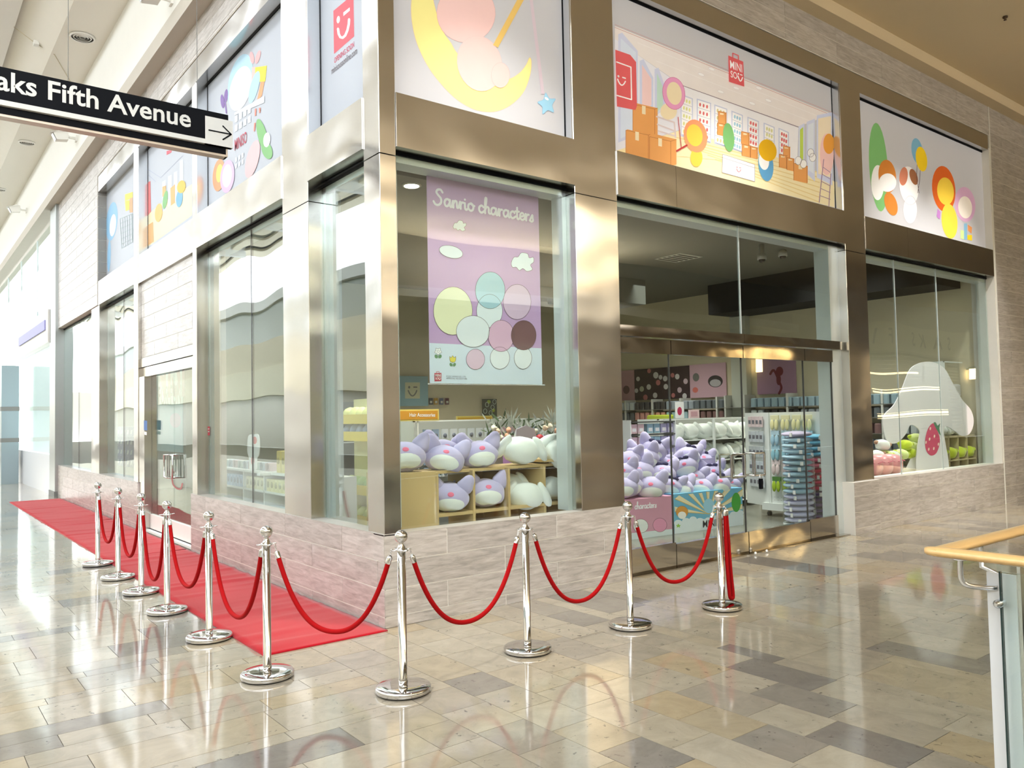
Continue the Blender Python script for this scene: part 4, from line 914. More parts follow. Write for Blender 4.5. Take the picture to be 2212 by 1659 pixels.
S.draw('printed_ladder', strip(Z((1990, 1230), (1955, 1560)), 1.6) + strip(Z((2045, 1340), (2030, 1590)), 1.6) + [q for k in range(5) for q in strip(Z((1985 - k * 5, 1290 + k * 55), (2040, 1330 + k * 52)), 1.2)], pr(150, 120, 150), 12)
S.draw('printed_broom', strip(Z((868, 905), (893, 1140)), 1.5) + strip(Z((858, 1165), (935, 1122)), 4), pr(186, 60, 60), 12)
S.draw('printed_table', strip(Z((705, 900), (840, 945), (850, 1060)), 3.4) + strip(Z((710, 960), (840, 1010)), 3) + strip(Z((715, 1010), (845, 1050)), 3), pr(220, 206, 206), 8)
S.draw('printed_red_sign', [Z((385, 385), (500, 425), (545, 480), (552, 820), (540, 850), (398, 822))], pr(222, 96, 100), 9)
S.draw('printed_red_sign_frame', strip(Z((395, 480), (505, 520), (510, 770), (398, 738)), 2.6), WHT, 10)
S.draw('printed_emblem', smile(*z(432, 625), 11, skew=.3), WHT, 10.5)
def bag(S, q, material=REDL, ly=12):
    """red shopping-bag emblem; q = four photo corners, clockwise from the upper near corner"""
    S.draw('emblem_bag', [q], material, ly); A, B_, C_, D_ = [Vector(a) for a in q]
    m1 = A.lerp(B_, 0.3); m2 = A.lerp(B_, 0.68); up = (A - D_) * 0.16
    S.draw('emblem_handle', strip([m1, m1 + up, m2 + up, m2], (B_ - A).length * 0.06), material, ly)
    f = lambda u, v: A.lerp(B_, u).lerp(D_.lerp(C_, u), v)
    S.text('MINI', f(.10, .46), f(.90, .46), WHT, ly + 1, 0.01, hs=1.15); S.text('SO', f(.12, .80), f(.55, .80), WHT, ly + 1, 0.01, hs=1.1)
    S.draw('emblem_smile', strip([f(.6 + .3 * t / 8, .66 + .17 * math.sin(PI * t / 8)) for t in range(9)], (B_ - A).length * 0.07) + [ellipse(*f(.63, .57), (B_ - A).length * .045, (B_ - A).length * .06)] + strip([f(.76, .57), f(.88, .57)], (B_ - A).length * 0.06), WHT, ly + 1)
bag(S, Z((1255, 430), (1370, 478), (1378, 670), (1260, 632)), pr(220, 92, 98))
# 3: balloons
p, S = panel('x', 7.565, 11.84, 4.33, 6.07, 0.12, PAPER, 'white panel with round coloured shapes and two balloons, nearest the plain tiled wall'); frame(p, 'x', 7.565, 7.567, 6.07, 0.12)
g = MB(); g.box(7.565, 11.84, 0.108, 0.12, 6.05, 6.08); g.build('gasket', BLACK, p)
z = lambda x, y: (1800 + x / 4.027, 150 + y / 4.027)
S.oval('printed_shape', *z(392, 850), 20, 96, GRN, 2, -0.06); S.oval('printed_shape', *z(385, 985), 14, 38, WHT, 3)
S.oval('printed_shape', *z(468, 930), 19, 36, pr(206, 128, 50), 4, -0.1); S.oval('printed_shape', *z(470, 985), 19, 20, WHT, 5, 0.2); S.oval('printed_shape', *z(500, 1170), 13, 26, pr(206, 128, 50), 4, -0.3)
S.oval('printed_shape', *z(658, 1010), 21, 42, WHT, 2, -0.1, pr(190, 184, 190), 0.8); S.oval('printed_shape', *z(610, 930), 9, 20, pr(206, 128, 100), 3, 0.1); S.oval('printed_shape', *z(698, 935), 8, 18, pr(160, 104, 70), 3, -0.3); S.oval('printed_shape', *z(668, 1220), 15, 30, WHT, 2, 0, pr(190, 184, 190), 0.8)
S.oval('printed_balloon', *z(728, 710), 12, 28, pr(120, 176, 204), 4, -0.15); S.oval('printed_balloon', *z(765, 780), 12, 27, pr(240, 204, 30), 5, -0.15)
S.draw('printed_string', strip([z(728, 830), z(722, 940), z(745, 1075)], 1.0) + strip([z(755, 880), z(750, 960), z(732, 1075)], 1.0), INK, 4)
S.oval('printed_shape', *z(960, 1040), 25, 50, pr(218, 98, 30), 2, -0.1); S.oval('printed_shape', *z(975, 1060), 18, 30, pr(240, 206, 70), 3, -0.1); S.oval('printed_shape', *z(1010, 1320), 17, 38, pr(240, 206, 70), 3, -0.1)
S.oval('printed_shape', *z(1145, 1175), 22, 38, MAUVE, 4, -0.1); S.oval('printed_shape', *z(1145, 1200), 15, 24, pr(244, 236, 226), 5, -0.1)
S.draw('printed_parcel', [[z(1105, 1395), z(1135, 1405), z(1135, 1480), z(1105, 1470)]], pr(200, 220, 150), 5); S.draw('printed_parcel', [[z(1135, 1340), z(1162, 1340), z(1162, 1480), z(1135, 1480)]], pr(130, 180, 210), 5.3)
S.draw('printed_parcel', [[z(1168, 1350), z(1205, 1375), z(1200, 1430), z(1170, 1400)]], pr(226, 150, 90), 5.4); S.draw('printed_parcel', [[z(1165, 1440), z(1205, 1440), z(1205, 1490), z(1165, 1480)]], pr(240, 206, 30), 5.5); S.draw('printed_parcel', [[z(905, 1210), z(932, 1240), z(925, 1305), z(897, 1280)]], pr(190, 130, 200), 5.6)
# 4: narrow panel with the winking emblem
p, S = panel('y', 0.285, 1.41, 4.335, 6.07, 0.15, PAPERB, 'narrow bluish white panel with a red winking emblem and the words OPENING SOON'); frame(p, 'y', 0.285, 1.41, 6.07, 0.15)
z = lambda x, y: (600 + x / 5.53, y / 5.53)
S.draw('emblem_square', [[z(665, 130), z(905, -70), z(913, 435), z(673, 645)]], REDL, 1)
S.draw('emblem_eye', [ellipse(*z(725, 235), 3.5, 8.0, 0.1)], WHT, 2); S.draw('emblem_wink', [[z(785, 150), z(862, 88), z(862, 128), z(786, 193)]], WHT, 2)
S.draw('emblem_smile', strip([z(*q) for q in ((722, 345), (730, 405), (750, 445), (778, 452), (808, 425), (835, 360), (850, 290), (854, 232))], 5.2), WHT, 2)
S.text('OPENING SOON', z(677, 758), z(914, 560), pr(214, 60, 96), 2, 0.006, hs=1.35); S.text('minisousaonline.com', z(645, 890), z(950, 640), INK, 2, 0.0, hs=1.5)
# 5: parcels panel
p, S = panel('y', 2.035, 4.887, 4.325, 6.07, 0.16, PAPERB, 'bluish white panel with round pastel shapes, wrapped parcels and a small red shop name'); frame(p, 'y', 2.035, 4.887, 6.07, 0.16)
z = lambda x, y: (400 + x / 3.606, y / 3.606)
S.oval('printed_shape', *z(430, 640), 25, 62, pr(176, 214, 236), 3, 0.2); S.oval('printed_shape', *z(432, 690), 22, 50, pr(240, 244, 250), 4, 0.25); S.oval('printed_shape', *z(540, 680), 9, 36, pr(176, 214, 236), 4, 0.25)
S.draw('printed_parcel', [[z(520, 525), z(548, 520), z(545, 660), z(520, 690)]], PINK, 3); S.draw('printed_parcel', [[z(548, 525), z(638, 512), z(625, 635), z(545, 640)]], pr(246, 226, 40), 3.3); S.draw('printed_parcel', [[z(590, 640), z(620, 632), z(600, 745), z(560, 790)]], pr(240, 160, 110), 3.2)
S.oval('printed_ribbon', *z(522, 450), 4.5, 13, pr(244, 176, 180), 3.5, -0.15); S.oval('printed_ribbon', *z(568, 445), 4.5, 15, pr(244, 176, 180), 3.5, 0.3); S.oval('printed_ribbon', *z(320, 745), 4, 14, pr(124, 92, 170), 3.5, 0.1); S.oval('printed_ribbon', *z(292, 790), 4, 15, pr(124, 92, 170), 3.5, -0.1); S.draw('printed_ribbon', [[z(308, 800), z(318, 790), z(328, 885), z(318, 885)]], pr(124, 92, 170), 3.6)
S.draw('printed_basket', [[z(388 + i * 34, 905 + j * 72 - i * 22), z(412 + i * 34, 893 + j * 72 - i * 22), z(412 + i * 34, 945 + j * 72 - i * 22), z(388 + i * 34, 958 + j * 72 - i * 22)] for i in range(4) for j in range(2)] + [[z(392 + i * 26, 1230 + j * 50 - i * 17), z(406 + i * 26, 1222 + j * 50 - i * 17), z(406 + i * 26, 1258 + j * 50 - i * 17), z(392 + i * 26, 1266 + j * 50 - i * 17)] for i in range(3) for j in range(2)] + [[z(385, 880), z(620, 745), z(620, 800), z(385, 900)]], pr(216, 224, 236), 5)
S.draw('printed_parcel', [[z(545, 850), z(558, 845), z(555, 900), z(545, 905)], [z(578, 842), z(590, 838), z(588, 876), z(578, 882)], [z(540, 960), z(552, 955), z(545, 1020), z(536, 1025)]], pr(230, 130, 110), 5.5)
S.text('MINISO', z(388, 1175), z(482, 1108), pr(190, 50, 80), 6, 0.01, hs=1.5)
S.oval('printed_shape', *z(605, 1060), 10, 38, GRN, 6, -0.25); S.oval('printed_shape', *z(640, 1170), 11, 20, GRN, 6.2, -0.3); S.oval('printed_shape', *z(640, 1090), 7.5, 16, WHT, 7, 0.1)
S.oval('printed_shape', *z(528, 1240), 13, 42, pr(240, 190, 196), 7, 0.25); S.oval('printed_shape', *z(265, 1365), 13, 35, pr(238, 164, 120), 6, 0.1); S.oval('printed_shape', *z(270, 1350), 7, 20, pr(246, 214, 120), 6.5, 0.1)
S.oval('printed_shape', *z(332, 1375), 15, 36, pr(214, 186, 226), 7, 0.1); S.oval('printed_shape', *z(330, 1370), 10, 25, pr(244, 240, 238), 7.5, 0.1)
# 6: the shop drawing again, over the atrium doors
p, S = panel('y', 5.06, 7.95, 4.33, 6.07, 0.16, PAPERB, 'narrow panel over the atrium doors with a pale drawing of a shop interior'); frame(p, 'y', 5.06, 7.95, 6.07, 0.16)
z = lambda x, y: (x / 3.568, y / 3.568)
S.draw('printed_floor', [[z(1110, 1680), z(1250, 1560), z(1480, 1420), z(1480, 1660), z(1130, 1910)]], pr(242, 232, 196), 1)
S.draw('printed_case', [[z(x0, y0), z(x0 + 30, y0 - 15), z(x0 + 30, y0 + 210), z(x0, y0 + 235)] for x0, y0 in ((1250, 1400), (1295, 1360), (1340, 1330), (1385, 1240))], pr(206, 214, 230), 2)
S.draw('printed_ceiling_line', strip([z(1115, 1290), z(1240, 1370), z(1410, 1200)], 0.7) + strip([z(1115, 1320), z(1200, 1400)], 0.7), pr(150, 160, 190), 2)
S.draw('printed_red_sign', [[z(1118, 1420), z(1160, 1395), z(1165, 1630), z(1120, 1690)]], pr(226, 110, 110), 3); S.draw('printed_parcel', [[z(1285, 1165), z(1325, 1155), z(1322, 1175), z(1285, 1195)]], pr(226, 90, 110), 3)
for q in ([z(1253, 1440), z(1280, 1430), z(1280, 1500), z(1253, 1520)], [z(1315, 1450), z(1350, 1420), z(1350, 1560), z(1318, 1585)], [z(1120, 1750), z(1180, 1710), z(1185, 1860), z(1130, 1900)]): S.draw('printed_box', [q], pr(232, 176, 110), 4)
S.oval('printed_shape', *z(1275, 1540), 5, 20, GRN, 5, 0.15); S.oval('printed_shape', *z(1400, 1440), 9, 14, pr(236, 190, 70), 6, 0.2); S.oval('printed_shape', *z(1385, 1530), 7, 19, pr(110, 176, 220), 5.5, 0.1); S.oval('printed_shape', *z(1225, 1640), 8, 20, pr(238, 190, 110), 5, 0.1)
# 7: the last panel
p, S = panel('y', 8.23, 11.04, 4.35, 6.07, 0.16, PAPERB, 'bluish white panel with a blue rounded shape and a drawn shopping cart of parcels'); 
z = lambda x, y: (x / 3.606, 420 + y / 3.606)
S.oval('printed_shape', *z(872, 210), 12, 42, pr(140, 190, 228), 2, 0.1); S.oval('printed_shape', *z(880, 240), 6.5, 24, WHT, 3, 0.1); S.oval('printed_shape', *z(850, 480), 3.6, 34, pr(140, 190, 228), 2, 0.03)
S.draw('printed_cart', strip([z(935, 190), z(1035, 150), z(1035, 370), z(950, 420), z(935, 190)], 1.0) + [q for k in range(5) for q in strip([z(940 + k * 2, 225 + k * 40), z(1035, 185 + k * 40)], 0.7)] + [q for k in range(5) for q in strip([z(955 + k * 18, 185 - k * 7), z(962 + k * 17, 410 - k * 10)], 0.7)], pr(160, 180, 184), 4)
S.draw('printed_parcel', [[z(975, 0), z(1035, -20), z(1035, 30), z(975, 50)], [z(975, 50), z(1010, 45), z(1010, 120), z(980, 130)]], pr(240, 220, 80), 3); S.draw('printed_parcel', [[z(1012, 30), z(1035, 22), z(1035, 140), z(1012, 140)]], pr(226, 166, 120), 3.2)

# ------------------------------------------------------------------ lilac banner in the first window
bx_ = empty('banner', (0, 0, 0), 'tall lilac hanging banner with white script lettering, clouds and a pale blue foot', 'banner')
by = 0.32; LP = mat('lilac_banner', srgb(190, 160, 206), 0.5, var=0.02, vscale=2); PB = pr(206, 222, 238)
a0, a1 = at(921, 368, y=by), at(1163, 420, y=by); b0, b1 = at(929, 829, y=by), at(1171, 831, y=by); xl = (a0.x + b0.x) / 2; xr_ = (a1.x + b1.x) / 2; zt_ = 3.845; zb_ = 1.955
MB().box(xl, xr_, by, by + 0.004, zb_, zt_).build('cloth', LP, bx_)
S = Sheet(bx_, (0, by, 0), (0, -1, 0))
foot = at(930, 741, y=by).z; MB().box(xl, xr_, by - 0.0008, by, zb_, foot).build('printed_foot', PB, bx_)
MB().tube([(xl - 0.02, by, zt_ + 0.004), (xr_ + 0.05, by, zt_ + 0.004)], 0.006, 8).build('top_rod', SATIN, bx_); MB().tube([(xl - 0.02, by, zb_ - 0.004), (xr_ + 0.03, by, zb_ - 0.004)], 0.006, 8).build('bottom_rod', SATIN, bx_)
for pxh in (924, 1150):
    q = at(pxh, 352 if pxh < 1000 else 400, y=by); g = MB(); g.tube([(q.x, by, 3.97), (q.x, by, 3.92), (q.x + 0.012, by, 3.89), (q.x, by, 3.855), (q.x - 0.012, by, 3.865)], 0.004, 6); g.build('hook', BLACK, bx_)
z = lambda x, y: (820 + x / 3.606, 300 + y / 3.606)
st_, wd = script('Sanrio characters'); SW = pr(240, 240, 250)
S.strokes(st_, z(420, 510), z(1200, 650), wd, 0.30, SW, 2, hs=0.92)
cloud = lambda cx, cy, s_: [z(cx + s_ * x_, cy + s_ * y_) for x_, y_ in ((-50, 5), (-38, -20), (-20, -22), (-5, -40), (22, -36), (30, -18), (48, -20), (50, 0), (36, 14), (44, 34), (20, 42), (2, 30), (-14, 38), (-28, 24), (-44, 24))]
S.blob('printed_cloud', cloud(622, 676, 1.0), pr(224, 236, 244), 2, INK, 0.7); S.blob('printed_cloud', cloud(1112, 958, 1.75), pr(224, 236, 244), 2, INK, 0.7)
# plain soft shapes of the printed group's colours
for nm, cx, cy, rx, ry, m_, ly, rt in (('a', 555, 880, 26, 13, pr(222, 232, 240), 3, 0.25), ('b', 570, 1340, 42, 52, pr(226, 230, 196), 3, 0.0), ('c', 860, 1180, 32, 40, pr(160, 200, 216), 3, 0), ('d', 855, 1340, 28, 36, pr(220, 232, 240), 2.6, 0), ('e', 1070, 1270, 30, 38, pr(206, 184, 214), 3, 0), ('f', 725, 1500, 36, 34, pr(220, 230, 238), 5, 0.1), ('g', 945, 1535, 28, 34, pr(214, 178, 208), 4.4, 0), ('h', 1120, 1530, 27, 32, pr(116, 84, 90), 4.6, 0)):
    S.oval('printed_shape', *z(cx, cy), rx, ry, m_, ly, rt, INK, 0.7)
z = lambda x, y: (820 + x / 3.606, 740 + y / 3.606)
for nm, cx, cy, rx, ry, m_ in (('a', 745, 130, 20, 22, pr(214, 190, 214)), ('b', 935, 120, 21, 24, pr(224, 234, 242)), ('c', 1115, 120, 19, 24, pr(224, 234, 242))): S.oval('printed_shape', *z(cx, cy), rx, ry, m_, 4, 0, INK, 0.7)
fl_ = [z(455 + (30 if i % 2 == 0 else 20) * math.cos(i * PI / 5 + 0.3), 68 + (30 if i % 2 == 0 else 20) * math.sin(i * PI / 5 + 0.3)) for i in range(10)]
S.blob('printed_flower', fl_, pr(236, 242, 246), 2, INK, 0.6); S.oval('printed_flower_heart', *z(455, 68), 2.4, 2.4, pr(236, 242, 246), 3, 0, INK, 0.5)
S.draw('printed_leaf', [ellipse(*z(440, 108), 3.4, 4.4, -.4), ellipse(*z(470, 108), 3.4, 4.4, .4), ellipse(*z(555, 172), 3, 4, -.4), ellipse(*z(582, 172), 3, 4, .4)] + strip([z(455, 95), z(455, 125)], .8) + strip([z(568, 150), z(568, 185)], .8), pr(96, 140, 100), 2)
S.blob('printed_tulip', [z(*q) for q in ((546, 108), (556, 118), (568, 102), (580, 118), (591, 108), (592, 135), (582, 152), (556, 152), (546, 135))], pr(226, 214, 80), 2, INK, 0.6)
bag(S, [z(425, 238), z(480, 236), z(480, 300), z(427, 302)], pr(176, 40, 70), 3)
S.text('\u00a9 2021 SANRIO CO., LTD.', z(518, 268), z(672, 272), pr(90, 90, 110), 2, 0); S.text('APPROVAL NO.2021F1406', z(518, 284), z(680, 288), pr(90, 90, 110), 2, 0)
# ------------------------------------------------------------------ soft toys and cushions (plain, faceless)
def plush_mat(name, c, c2=None):
    return mat(name, c, 0.95, var=0.07, vscale=5, bump=0.35, bscale=160, sheen=0.5, spec=0.1, bdist=0.004)
PL_LAV = plush_mat('lavender_plush', srgb(186, 180, 216)); PL_DLAV = plush_mat('violet_plush', srgb(150, 140, 200)); PL_WHT = plush_mat('white_plush', srgb(228, 234, 230)); PL_PNK = plush_mat('pink_plush', srgb(226, 120, 150))
PL_LIME = plush_mat('lime_plush', srgb(196, 214, 60)); PL_SOFT = plush_mat('soft_green_plush', srgb(214, 228, 150)); PL_BRN = plush_mat('tan_plush', srgb(176, 140, 116)); PL_BLUE = plush_mat('sky_plush', srgb(150, 200, 222)); PL_DK = mat('navy_ribbon', srgb(50, 46, 86), 0.8)
def bodyfn(seed, amp=0.07, crease=0.03):
    sd = seed * 7.7
    def f(d):
        k = 1 + amp * noise.noise(Vector((d.x * 1.6 + sd, d.y * 1.6, d.z * 1.6)))
        a = math.atan2(d.y, d.x)
        if d.z > 0.1: k += crease * math.sin(a * 9 + 3 * noise.noise(Vector((d.x * 2, d.y * 2, sd)))) * (d.z - 0.1) * (1 - d.z) * 2
        if d.z < -0.72: k *= 0.93
        return k
    return f
def cushion(name, seed, r, bodym, ears, patch, dot=None, bow=False, pointed=False):
    """round soft cushion facing -y; ears = list of (centre, radii, matrix) lobes"""
    e = empty(name); fn = bodyfn(seed); g = MB(); g.ell((0, 0, r[2] * 0.93), r, 26, 18, fn=fn); g.build('body', bodym, e)
    for c, rr, M_, em in ears:
        g = MB(); g.ell(c, rr, 14, 10, M=M_, fn=(lambda d: 1 + 0.25 * max(0, d.z) ** 3 - 0.22 * (1 - abs(d.z)) * max(0, d.z) * 2) if pointed else bodyfn(seed + 3, 0.1, 0)); g.build('lobe', em, e)
    def cap(cx, cz, rx, rz, m_, nm, lift):
        rs = []
        for j in range(6):
            t = j / 5 * 1.0; row = []
            for i in range(20):
                a = 2 * PI * i / 20; x = cx + rx * t * math.cos(a); zz_ = cz + rz * t * math.sin(a)
                d = Vector((x, -math.sqrt(max(0.02, 1 - x * x - zz_ * zz_)), zz_)).normalized(); k = fn(d) * (1 + lift * (1 - (t ** 6) * 0.8))
                row.append((d.x * r[0] * k, d.y * r[1] * k, d.z * r[2] * k + r[2] * 0.93))
            rs.append(row)
        g = MB(); g.rings(rs[::-1], caps=False, smooth=True); g.build(nm, m_, e)
    if patch: cap(patch[0], patch[1], patch[2], patch[3], PL_WHT, 'front_patch', 0.03)
    if dot: cap(dot[0], dot[1], dot[2], dot[3], PL_PNK, 'round_badge', 0.035)
    if bow:
        g = MB()
        for s_ in (-1, 1): g.ell((s_ * 0.045, -r[1] * 0.35, r[2] * 1.9), (0.05, 0.02, 0.03), 10, 8)
        g.ell((0, -r[1] * 0.4, r[2] * 1.9), (0.016, 0.018, 0.016), 8, 6); g.build('ribbon_bow', PL_DK, e)
    return e
Rm = lambda x, y, z_: (Matrix.Rotation(z_, 3, 'Z') @ Matrix.Rotation(y, 3, 'Y') @ Matrix.Rotation(x, 3, 'X'))
def lav(seed, bow=False, dot=True):
    ears = [((-0.15, 0.0, 0.27), (0.095, 0.055, 0.105), Rm(0, -0.45, 0), PL_LAV), ((0.16, 0.0, 0.27), (0.09, 0.055, 0.105), Rm(0, 0.5, 0), PL_LAV)]
    return cushion('plush_cushion', seed, (0.205, 0.145, 0.155), PL_LAV, ears, (0.0, -0.24, 0.72, 0.50), (0.0, 0.50, 0.16, 0.14) if dot else None, bow, True)
def wht(seed):
    ears = [((-0.2, -0.02, 0.17), (0.055, 0.05, 0.15), Rm(0, 0.55, 0), PL_WHT), ((0.2, -0.02, 0.17), (0.055, 0.05, 0.15), Rm(0, -0.55, 0), PL_WHT)]
    return cushion('plush_cushion', seed, (0.195, 0.14, 0.15), PL_WHT, ears, None)
def lime(seed, m_=None, m2=None):
    m_ = m_ or PL_LIME; ears = [((-0.13, 0, 0.13), (0.05, 0.04, 0.04), None, m2 or m_), ((0.13, 0, 0.13), (0.05, 0.04, 0.04), None, m2 or m_)]
    return cushion('plush_cushion', seed, (0.14, 0.11, 0.105), m_, ears, None)
HID = (0, 0, -40)
PROTO = {}
def proto(key, maker):
    """first use hands out the thing itself, later uses hand out copies"""
    if key not in PROTO: PROTO[key] = maker(); return PROTO[key]
    return copy_tree(PROTO[key])
_n = [0]
def put(kind, loc, label, group, rz=0.0, tilt=0.0, roll=0.0, sc=1.0, var=3):
    k = (kind, _n[0] % var); _n[0] += 1
    mk = {'lav': lambda: lav(k[1] + 1), 'lavb': lambda: lav(k[1] + 11, True), 'wht': lambda: wht(k[1] + 21), 'lime': lambda: lime(k[1] + 31), 'soft': lambda: lime(k[1] + 41, PL_SOFT, PL_LIME), 'cream': lambda: lime(k[1] + 51, PL_WHT, PL_BRN)}[kind]
    o = proto(k, mk); o.location = loc; o.rotation_euler = (tilt, roll, -rz); o.scale = (sc * (0.9 if loc[0] < 2.5 and loc[1] < 1 else 1),) * 3
    tag(o, label, 'cushion', group); return o
# ------------------------------------------------------------------ cube shelf behind the first window
OAK = mat('light_oak_board', srgb(200, 174, 124), 0.5, var=0.12, vscale=3, stretch=(1, 1, 0.15))
OAKD = mat('oak_back_board', srgb(178, 142, 92), 0.55, var=0.1, vscale=3)
sh = empty('cube_shelf', (0, 0, 0), 'light oak cube shelf behind the glass under the lilac banner', 'shelf')
def so(nm, m_, b, par=None):
    g = MB(); g.box(*b); return g.build(nm, m_, par or sh)
Y0, Y1 = 0.44, 0.86
so('side_panel', OAK, (0.30, 0.775, Y0, Y1, 0.0, 1.175))
for xx in (0.785, 1.185, 1.595, 2.04, 2.42): so('divider', OAK, (xx - 0.013, xx + 0.013, Y0, Y1, 0.0, 1.16))
for zc_ in (0.36, 0.775): so('shelf_board', OAK, (0.79, 2.42, Y0 + 0.004, Y1, zc_ - 0.014, zc_ + 0.014))
so('top_board', OAK, (0.775, 2.42, Y0 + 0.05, Y1, 1.145, 1.172)); so('back_panel', OAKD, (1.30, 2.42, Y1 - 0.012, Y1, 0.0, 1.15))
so('top_step', OAK, (2.04, 2.42, Y0, Y1, 1.19, 1.215))
GW = 'lavender cushions in the banner window'; GX = 'white cushions in the banner window'
T = 1.175
put('lav', (0.55, 0.60, T), 'lavender cushion with pink badge on the oak side panel, beside the corner column', GW, 0.45, -0.05)
put('lav', (0.93, 0.58, T - 0.04), 'lavender cushion leaning sideways on the top board, second from corner column', GW, 0.55, -0.15, 0.18)
put('lav', (1.36, 0.58, T - 0.02), 'lavender cushion with upright ears on the top board, beside the white ones', GW, 0.30, -0.05, -0.05)
put('lav', (0.72, 0.88, T - 0.03), 'lavender cushion tucked behind, above the oak side panel', GW, 0.3, -0.2, 0.0, 0.95)
put('lav', (1.12, 0.86, T + 0.0), 'lavender cushion standing highest behind the top row', GW, 0.3, -0.1, 0.1, 1.0)
put('lav', (1.52, 0.86, T - 0.03), 'lavender cushion half hidden behind the top row, near the white cushions', GW, 0.3, -0.1, 0.0, 0.95)
put('lav', (0.985, 0.58, 0.79), 'lavender cushion slumped in the lower cube beside the oak side panel', GW, 0.45, 0.25, 0.05, 1.0)
put('lav', (1.40, 0.56, 0.79), 'lavender cushion upright in the middle lower cube', GW, 0.35, -0.02, 0.02, 1.02)
put('lav', (1.10, 0.76, 0.79), 'lavender cushion deep in the lower cube behind the slumped one', GW, 0.4, -0.1, 0, 0.95)
put('wht', (1.82, 0.56, T), 'white floppy-eared cushion on the top board next to the lavender ones', GX, 0.35, 0.1, 0.08, 1.08)
put('wht', (2.22, 0.50, T - 0.04), 'white cushion standing on end at the window jamb, top board', GX, 0.6, -0.1, 0.55, 1.12)
put('wht', (1.86, 0.55, 0.79 - 0.06), 'white floppy-eared cushion in the lower cube in front', GX, 0.4, 0, 0.12, 1.05)
put('wht', (1.80, 0.74, 0.84), 'white cushion behind another in the lower cube', GX, 0.4, -0.1, 0.0, 0.95)
put('wht', (2.25, 0.58, 0.79), 'white cushion in the lower cube beside the window jamb', GX, 0.35, 0, 0.05, 0.92)
for k, (x_, lab) in enumerate(((0.98, 'violet soft toy at the bottom cube beside the oak panel'), (1.42, 'violet soft toy in the bottom cube, next along'))):
    o = MB().ell((0, 0, 0), (0.15, 0.12, 0.12), 18, 12, fn=bodyfn(60 + k, .12)).build('plush_roll', PL_DLAV); o.location = (x_, 0.62, 0.50); tag(o, lab, 'cushion', 'violet toys in the lowest cubes')
for k, (x0_, x1_, c) in enumerate(((0.84, 0.99, (238, 240, 238)), (1.2, 1.33, (206, 190, 96)), (1.62, 1.70, (206, 190, 96)))):
    o = MB().box(x0_, x1_, 0.80, 0.84, 0.95, 1.12).build('printed_card', pr(*c)); tag(o, ['white printed card seen in the cube above the slumped cushion', 'yellow printed card seen above the middle lower cushion', 'yellow printed card seen above the white lower cushions'][k], 'card', 'cards behind the cube shelf')
    MB().box(x0_ + 0.02, x1_ - 0.02, 0.797, 0.80, 0.99, 1.06).build('print', pr(160, 150, 150), o)
# ------------------------------------------------------------------ shop goods seen through the first window
def sign_board(px0, px1, py0, py1, y, text, col, label):
    a = at(px0, py0, y=y); b = at(px1, py1, y=y); o = empty('aisle_sign', (0, 0, 0), label, 'sign'); o_ = pr(*col, 0.4)
    MB().box(a.x, b.x, y, y + 0.02, b.z, a.z).build('board', o_, o); MB().box(a.x - 0.02, b.x + 0.02, y + 0.004, y + 0.016, b.z - 0.02, a.z + 0.02).build('rim', pr(226, 206, 110), o)
    S_ = Sheet(o, (0, y, 0), (0, -1, 0)); h = (py1 - py0); S_.text(text, (px0 + (px1 - px0) * 0.27, py1 - h * 0.3), (px0 + (px1 - px0) * (0.93 if len(text) > 6 else 0.52), py1 - h * 0.3), WHT, 2, 0.02, hs=1.15)
    MB().tube([((a.x + b.x) / 2, y + 0.03, 0.0), ((a.x + b.x) / 2, y + 0.03, a.z)], 0.012, 8).build('upright', WHITE, o); return o
sign_board(862, 946, 888, 905, 3.4, 'Hair Accessories', (212, 150, 40), 'orange aisle sign reading Hair Accessories above hanging packs')
sign_board(989, 1062, 902, 923, 4.2, 'Toys', (214, 170, 40), 'mustard aisle sign reading Toys above the dark boxes')
WF = mat('white_shop_fitting', srgb(230, 234, 232), 0.4)
GREYF = mat('grey_shop_fitting', srgb(176, 178, 172), 0.5)
def gondola(x0, x1, y, z1, label, depth=0.35, nsh=4, legs=True):
    o = empty('display_rack', (0, 0, 0), label, 'shelf', 'shop display racks'); f = lambda nm, m_, *b: MB().box(*b).build(nm, m_, o)
    f('back_panel', GREYF, x0, x1, y + depth - 0.02, y + depth, 0, z1); f('side_panel', WF, x0 - 0.02, x0, y, y + depth, 0, z1); f('side_panel', WF, x1, x1 + 0.02, y, y + depth, 0, z1)
    for k in range(nsh): zz_ = 0.12 + (z1 - 0.12) * k / nsh; f('shelf_board', WF, x0, x1, y, y + depth, zz_ - 0.012, zz_)
    f('top_rail', WF, x0 - 0.02, x1 + 0.02, y, y + 0.03, z1 - 0.02, z1); return o
gondola(2.4, 4.6, 3.5, 1.62, 'white rack of hanging packs under the orange aisle sign')
pk = [pr(206, 212, 216), pr(184, 150, 160), pr(150, 170, 196), pr(190, 196, 190)]
base = {}
for r_ in range(4):
    for c_ in range(14):
        m_ = pk[(1 if c_ in (9, 10) else 2 if c_ > 10 or c_ < 2 else 0)]; zz_ = 1.50 - r_ * 0.17; xx = 2.55 + c_ * 0.145
        if m_ not in base:
            o = MB().box(-0.05, 0.05, 0, 0.02, -0.13, 0).build('hanging_pack', m_); MB().ell((0, -0.004, -0.085), (0.03, 0.012, 0.03), 8, 6).build('goods', pr(110, 116, 130), o); MB().tube([(0, 0.01, -0.01), (0, 0.1, 0.0)], 0.003, 5).build('peg', SATIN, o); base[m_] = o; q = o
        else: q = copy_tree(base[m_])
        q.location = (xx, 3.46, zz_); tag(q, '%s hanging pack in row %s under the orange aisle sign' % ('mauve' if c_ in (9, 10) else 'blue' if c_ > 10 or c_ < 2 else 'clear grey', ('one', 'two', 'three', 'four')[r_]), 'package', 'hanging packs of small accessories')
